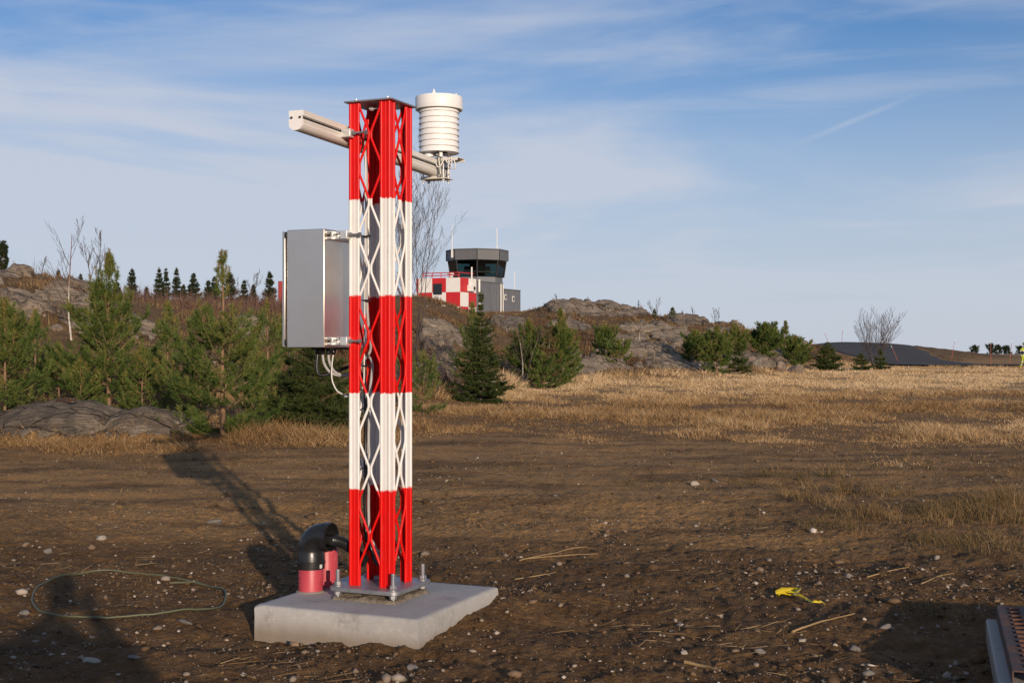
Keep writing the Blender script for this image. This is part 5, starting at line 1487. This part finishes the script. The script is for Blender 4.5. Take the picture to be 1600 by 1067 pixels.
for i, (px, d, top, hw, lab) in enumerate([
    (95, 100, 424, 11, 'dark conifer on the left skyline left of the birch'), (127, 105, 426, 13, 'dark conifer on the left skyline right of the birch'),
    (205, 108, 418, 14, 'irregular dark conifer right of the tall pine leader'), (245, 110, 419, 13, 'first of three slim spruces in a row on the skyline'), (262, 112, 421, 10, 'second of three slim spruces in a row on the skyline'),
    (276, 112, 422, 11, 'third of three slim spruces in a row on the skyline'), (300, 112, 424, 16, 'broader spruce right of the three slim ones'), (362, 114, 424, 19, 'dark conifer behind the leader of the sparse pine'),
    (397, 108, 445, 11, 'short dark spruce left of the red container'), (420, 106, 426, 15, 'pointed spruce just left of the red container'), (322, 116, 441, 12, 'small dark spruce left of the sparse pine'),
    (186, 102, 438, 9, 'low dark conifer between the tall pine leader and the irregular one'), (335, 118, 431, 13, 'dark conifer left of the leader of the sparse pine'), (379, 116, 438, 12, 'dark conifer between the sparse pine and the short spruce'), (290, 108, 447, 9, 'stunted dark spruce beneath the broader skyline spruce'),
    (40, 92, 432, 8, 'tiny conifer on the rocky crest at far left'), (228, 104, 446, 9, 'low dark spruce beneath the three slim ones')]):
    spruce(lab, px + (i * 37 % 7 - 3) * 1.2, d, top + (i * 29 % 5 - 2) * 1.5, hw * (1.25 + .1 * (i % 4)), 60 + i, 28, 7, 300, GF, 'far_spruce', sub_=.5)
pine('old spreading pine on the crest at the left picture edge', 4, 105, 394, 19, 80, 7, 6, 330, GF, 'far_spruce', low=.38, profile=lambda t: .75 + .25 * math.sin(t * 9))
for i, (px, d, top, hw, lab) in enumerate([(1523, 330, 542, 8, 'leftmost of the distant pines on the right horizon'), (1548, 340, 539, 9, 'second of the distant pines on the right horizon'), (1560, 350, 541, 8, 'third of the distant pines on the right horizon'), (1573, 340, 542, 8, 'fourth of the distant pines on the right horizon'), (1594, 350, 543, 8, 'distant pine behind the worker on the right horizon')]):
    pine(lab, px, d, top, hw, 90 + i, 7, 5, 200, 'distant pines on the right horizon', 'far_spruce', low=.05, sub_=.9)

# bare deciduous trees
def bare_tree(label, px, d, top, spread, seed, stems=1, mat='bark_bare', depth=4, r0=None, name='bare_tree', cat='bare tree', ramp_=.62, nsub=5, up=.55, dz=0.0):
    p = at(px, d, dz); H = CAMH + (HY - top) * d / F - p.z; r = random.Random(seed)
    root = empty(name, (p.x, p.y, p.z), 0, label, cat, 'leafless trees and bushes')
    trunk = MB(); tw = MB(); r0 = r0 or H * .010; rmin = .00022 * d * .36
    def grow(a, d_, L, rad, lev):
        pts = [a]; n = 4 if lev < 2 else 3; dd = d_.copy()
        for k in range(n):
            dd = (dd + Vector((r.uniform(-.16, .16), r.uniform(-.16, .16), r.uniform(-.02, .14)))).normalized(); pts.append(pts[-1] + dd * L / n)
        rs = [max(rmin, rad * (1 - .75 * k / n)) for k in range(n + 1)]
        (trunk if lev == 0 else tw).tube(pts, rs, 6 if lev == 0 else (4 if lev == 1 else 3), False)
        if lev >= depth: return
        m = nsub if lev else nsub + 3
        for q in range(m):
            f = (.25 if lev else .28) + (.72 if lev else .68) * (q + r.random() * .8) / m; f = min(.97, f); kx = min(n - 1, int(f * n)); pp = pts[kx].lerp(pts[kx + 1], f * n - kx)
            ax = (pts[kx + 1] - pts[kx]).normalized(); rd = Vector((r.gauss(0, 1), r.gauss(0, 1), r.gauss(0, .3))); rd = (rd - ax * rd.dot(ax)).normalized()
            nd = (ax * up + rd * (1 - up) * (.6 + .5 * spread) + Vector((0, 0, .25))).normalized()
            grow(pp, nd, L * r.uniform(.30, .52) * (1.15 - .5 * f), rad * .42 * (1.1 - .5 * f), lev + 1)
    for s_ in range(stems):
        a = 2 * math.pi * s_ / max(1, stems) + r.uniform(0, 1); t = 0 if stems == 1 else spread * r.uniform(.25, .75)
        grow(Vector((math.cos(a) * .08 * (stems > 1), math.sin(a) * .08 * (stems > 1), -.1)), Vector((math.cos(a) * t, math.sin(a) * t * .8, 1)).normalized(), H * (r.uniform(.72, 1.0) if s_ else 1.0) * 1.0, r0 * (1 if stems == 1 else .7), 0)
    trunk.build('trunk', M[mat], root, smooth=60); tw.build('crown', M['bark_bare'], root, smooth=0)
bare_tree('slim bare birch with pale lower trunk on the left rocks', 112, 40, 363, .55, 201, 1, 'birch', 3, .035, 'birch_tree', 'birch tree', nsub=4)
bare_tree('twin stemmed bare birch behind the large dense pine', 146, 52, 366, .28, 202, 2, 'bark_bare', 3, .04, 'birch_tree', 'birch tree', nsub=5)
bare_tree('thin bare sapling on the crest left of the birches', 64, 54, 400, .6, 203, 1, 'bark_bare', 2, .02)
bare_tree('big leafless multi stemmed tree rising behind the mast', 646, 47, 262, .34, 204, 7, 'bark_bare', 3, .028, nsub=5)
bare_tree('bare bush on the slope right beside the mast', 672, 36, 520, .8, 205, 8, 'bark_bare', 3, .018, 'bare_bush', 'bare bush', nsub=4)
bare_tree('wide leafless bush in front of the dark road', 1368, 84, 490, .75, 206, 16, 'bark_bare', 2, .03, 'bare_bush', 'bare bush', nsub=4)
bare_tree('thin bare tree on the skyline left of the red container', 379, 90, 426, .5, 207, 2, 'bark_bare', 3, .03)
for i, (px, d, top, lab) in enumerate([(1026, 95, 466, 'wispy bare sapling on the ridge right of the cliff'), (1000, 95, 470, 'pale bare sapling on the ridge above the small cliff'), (1120, 90, 482, 'leafless sapling pair on the ridge above the right thicket'), (1083, 92, 480, 'single bare sapling left of the sapling pair'), (870, 105, 458, 'tiny bare sapling on top of the cliff'), (1000, 74, 502, 'white stemmed sapling on the middle of the slope')]):
    bare_tree(lab, px, d, top, .4, 220 + i, 2 if i in (0, 2) else 1, 'birch' if i == 5 else 'bark_bare', 2, .014, 'bare_sapling', 'sapling', nsub=4)
bare_tree('thin birch saplings at the foot of the clump below the tower', 818, 47.5, 500, .25, 230, 3, 'birch', 2, .016, 'bare_sapling', 'sapling', nsub=4)

# ---------------------------------------------------------------- snow poles beside the road
M['pole_red'] = plain('faded_red_pole', (.42, .10, .075), (.34, .08, .06), .6)
for i, (px, row, d, top, tilt, lab) in enumerate([
    (1404, 565, 104, 537, -.42, 'leaning red snow pole on the dark road bank'), (1487, 560, 118, 529, .17, 'leaning red snow pole on the grassy bank'),
    (1548, 571, 100, 533, 0, 'upright red snow pole beside the road'), (1577, 566, 106, 530, .11, 'red snow pole left of the worker'),
    (1295, 530, 126, 515, -.38, 'thin leaning snow pole on the top of the bank'), (1315, 532, 128, 512, .08, 'thin upright snow pole on the top of the bank')]):
    p = at(px, d); L = (row - top) * d / F * 1.05 if i < 4 else 1.3
    z0 = p.z
    L = max(1.2, CAMH + (HY - top) * d / F - z0)
    root = empty('snow_pole', p, 0, lab, 'snow pole', 'snow poles along the road'); root.rotation_euler = (0, tilt, 0)
    MB().tube([(0, 0, -.2), (0, 0, L * .86)], [.020, .017], 8).build('stake', M['pole_red'], root)
    MB().tube([(0, 0, L * .86 + .001), (0, 0, L)], [.0172, .014], 8).build('reflective_tip', M['white_panel'], root)

# ---------------------------------------------------------------- people
def body(name, joints, bones, mat, parent, sub=2):
    me = bpy.data.meshes.new(name); keys = list(joints); idx = {k: i for i, k in enumerate(keys)}
    me.from_pydata([joints[k][0] for k in keys], [(idx[a], idx[b]) for a, b in bones], [])
    o = bpy.data.objects.new(name, me); COL.objects.link(o); o.parent = parent
    sk = o.modifiers.new('skin', 'SKIN'); sk.use_smooth_shade = True; sk.branch_smoothing = .6
    if not me.skin_vertices: me.skin_vertices.new()
    for k in keys:
        rr = joints[k][1]; me.skin_vertices[0].data[idx[k]].radius = rr if isinstance(rr, tuple) else (rr, rr)
    me.skin_vertices[0].data[idx['pelvis']].use_root = True
    ss = o.modifiers.new('sub', 'SUBSURF'); ss.levels = sub; ss.render_levels = sub
    me.materials.append(mat); return o
def zmat(name, stops):
    m, nt, b, out = newmat(name); tc = texco(nt); sep = nt.nodes.new('ShaderNodeSeparateXYZ'); nt.links.new(tc, sep.inputs[0])
    nt.links.new(ramp(nt, math_n(nt, 'DIVIDE', sep.outputs['Z'], 2.0), [(z / 2.0, c) for z, c in stops], 'CONSTANT'), b.inputs['Base Color']); b.inputs['Roughness'].default_value = .7; return m
def fingers(J, B, wrist, hand, side, fwd, key, curl=.5):
    """palm and five fingers hung on the wrist joint"""
    f = Vector(fwd).normalized(); sd = Vector(side).normalized(); n = f.cross(sd)
    palm = Vector(hand); J[key + 'palm'] = (tuple(palm), (.036, .018)); B.append((wrist, key + 'palm'))
    for i, (o_, L) in enumerate(((-.030, .070), (-.011, .080), (.009, .076), (.028, .060))):
        a = palm + sd * o_ + f * .035; b = a + (f - n * curl * .4).normalized() * L * .55; c = b + (f - n * curl * 1.3).normalized() * L * .5
        for q, v, rr in (('a', a, .010), ('b', b, .009), ('c', c, .008)): J[f'{key}{i}{q}'] = (tuple(v), rr)
        B += [(key + 'palm', f'{key}{i}a'), (f'{key}{i}a', f'{key}{i}b'), (f'{key}{i}b', f'{key}{i}c')]
    a = palm - sd * .040 - f * .005; b = a - sd * .02 + f * .035 - n * .015
    J[key + 'ta'] = (tuple(a), .012); J[key + 'tb'] = (tuple(b), .010); B += [(key + 'palm', key + 'ta'), (key + 'ta', key + 'tb')]
def head(root, c, yaw, skin, hat, hair=None):
    h = MB(); n, k = 16, 10
    for i in range(k + 1):
        a = math.pi * i / k
        for j in range(n):
            b = 2 * math.pi * j / n; x, y, z = math.sin(a) * math.cos(b), math.sin(a) * math.sin(b), math.cos(a)
            jaw = 1 - .22 * max(0, -z); X, Y, Z = x * .075 * jaw, y * .094 * jaw, z * .118
            if y > .93 and abs(z + .12) < .25: Y += .020
            h.v.append((X, Y, Z))
    for i in range(k):
        for j in range(n): h.f.append((i * n + j, i * n + (j + 1) % n, (i + 1) * n + (j + 1) % n, (i + 1) * n + j))
    o = h.build('head', skin, root, smooth=80); o.location = c; o.rotation_euler = (0, 0, yaw)
    fe = MB()
    for s_ in (-1, 1): fe.lathe([(.012, -.004), (.012, .004), (.001, .008)], (s_ * .032, .086, .012), 8)
    fe.build('eye', M['dark'], o)
    er = MB()
    for s_ in (-1, 1): er.box((s_ * .078, -.005, -.005), (.014, .03, .055))
    er.build('ear', skin, o, .005)
    mo = MB().box((0, .083, -.058), (.042, .012, .010)); mo.build('mouth', plain('lips', (.35, .13, .10)), o, .003)
    hc = MB().lathe([(.100, .015), (.104, .035), (.100, .075), (.080, .112), (.045, .130), (.001, .136)], (0, -.008, 0), 20, False, True)
    hc.v = [(p[0] * .86, p[1] * 1.06, p[2]) for p in hc.v]; hc.box((0, .11, .030), (.14, .07, .012)); hc.build('hat', hat, o, smooth=40)
    return o
M['skin'] = plain('skin', (.48, .27, .19), None, .55)
def worker():
    d = 86.0; px = 1599.5; p = at(px, d)
    root = empty('person', p, 0, 'worker in yellow high visibility suit walking at the right picture edge', 'person')
    root.rotation_euler = (0, 0, math.radians(200))
    ye, dk, si, bo, bl = (.36, .42, .02), (.016, .018, .035), (.55, .55, .52), (.02, .02, .02), (.03, .028, .03)
    suit = zmat('high_visibility_suit', [(0, bo), (.13, ye), (.30, si), (.37, ye), (.50, si), (.56, ye), (.98, si), (1.03, dk), (1.22, si), (1.27, ye), (1.50, dk), (1.55, (.48, .27, .19))])
    J = {'pelvis': ((0, 0, .95), (.155, .115)), 'waist': ((0, .01, 1.10), (.150, .11)), 'chest': ((0, .015, 1.32), (.175, .125)), 'neck0': ((0, .01, 1.47), (.09, .075)), 'neck': ((0, .02, 1.56), .056),
         'lsh': ((-.19, .0, 1.41), .075), 'lel': ((-.27, -.06, 1.14), .056), 'lwr': ((-.28, .06, .92), .040), 'rsh': ((.19, .0, 1.41), .075), 'rel': ((.27, -.04, 1.14), .056), 'rwr': ((.28, .10, .93), .040),
         'lhip': ((-.10, 0, .88), .105), 'lkn': ((-.11, .10, .50), .075), 'lan': ((-.11, -.02, .11), .055), 'lfo': ((-.11, .13, .04), .042),
         'rhip': ((.10, 0, .88), .105), 'rkn': ((.11, -.02, .50), .075), 'ran': ((.11, -.24, .13), .055), 'rfo': ((.12, -.10, .04), .042)}
    B = [('pelvis', 'waist'), ('waist', 'chest'), ('chest', 'neck0'), ('neck0', 'neck'), ('chest', 'lsh'), ('lsh', 'lel'), ('lel', 'lwr'), ('chest', 'rsh'), ('rsh', 'rel'), ('rel', 'rwr'), ('pelvis', 'lhip'), ('lhip', 'lkn'), ('lkn', 'lan'), ('lan', 'lfo'), ('pelvis', 'rhip'), ('rhip', 'rkn'), ('rkn', 'ran'), ('ran', 'rfo')]
    fingers(J, B, 'lwr', (-.285, .09, .84), (0, 1, .1), (.02, .15, -1), 'lh'); fingers(J, B, 'rwr', (.285, .13, .85), (0, 1, .1), (-.02, .15, -1), 'rh')
    body('body', J, B, suit, root)
    head(root, (0, .03, 1.70), 0, M['skin'], plain('khaki_cap', (.28, .26, .14)))
worker()
def photographer():
    root = empty('person', (.02, -.46, gz(.02, -.40)), 0, 'photographer outside the picture, seen only as the long shadow at bottom left', 'person')
    cloth = zmat('dark_outdoor_clothes', [(0, (.02, .02, .02)), (.12, (.03, .035, .05)), (.95, (.05, .06, .08)), (1.52, (.48, .27, .19))])
    J = {'pelvis': ((0, 0, .95), (.235, .17)), 'waist': ((0, .0, 1.10), (.245, .175)), 'chest': ((0, .0, 1.32), (.255, .18)), 'neck0': ((0, .0, 1.46), (.13, .11)), 'neck': ((0, .02, 1.54), .075),
         'lsh': ((-.25, .0, 1.38), .105), 'lel': ((-.41, .12, 1.20), .085), 'lwr': ((-.12, .22, 1.50), .046), 'rsh': ((.25, .0, 1.38), .105), 'rel': ((.41, .12, 1.20), .085), 'rwr': ((.12, .22, 1.50), .046),
         'lhip': ((-.13, 0, .80), .15), 'lkn': ((-.14, .02, .50), .10), 'lan': ((-.14, -.02, .10), .058), 'lfo': ((-.16, .13, .04), .045),
         'rhip': ((.13, 0, .80), .15), 'rkn': ((.14, .02, .50), .10), 'ran': ((.14, -.02, .10), .058), 'rfo': ((.16, .13, .04), .045)}
    B = [('pelvis', 'waist'), ('waist', 'chest'), ('chest', 'neck0'), ('neck0', 'neck'), ('chest', 'lsh'), ('lsh', 'lel'), ('lel', 'lwr'), ('chest', 'rsh'), ('rsh', 'rel'), ('rel', 'rwr'), ('pelvis', 'lhip'), ('lhip', 'lkn'), ('lkn', 'lan'), ('lan', 'lfo'), ('pelvis', 'rhip'), ('rhip', 'rkn'), ('rkn', 'ran'), ('ran', 'rfo')]
    fingers(J, B, 'lwr', (-.085, .245, 1.555), (1, 0, 0), (.1, .1, 1), 'lh', .9); fingers(J, B, 'rwr', (.085, .245, 1.555), (-1, 0, 0), (-.1, .1, 1), 'rh', .9)
    body('body', J, B, cloth, root); root.scale = (1.05, 1.05, 1.05)
    head(root, (0, .03, 1.67), 0, M['skin'], plain('dark_cap', (.03, .03, .04)))
    cr = empty('compact_camera', (.02, -.13, 1.6), 0, 'small black camera held by the photographer outside the picture', 'camera')
    MB().box((0, 0, 0), (.12, .035, .07)).build('camera_body', M['black_plastic'], cr, .005)
    MB().tube([(0, .018, 0), (0, .06, 0)], .028, 20).build('lens', M['black_plastic'], cr)
photographer()
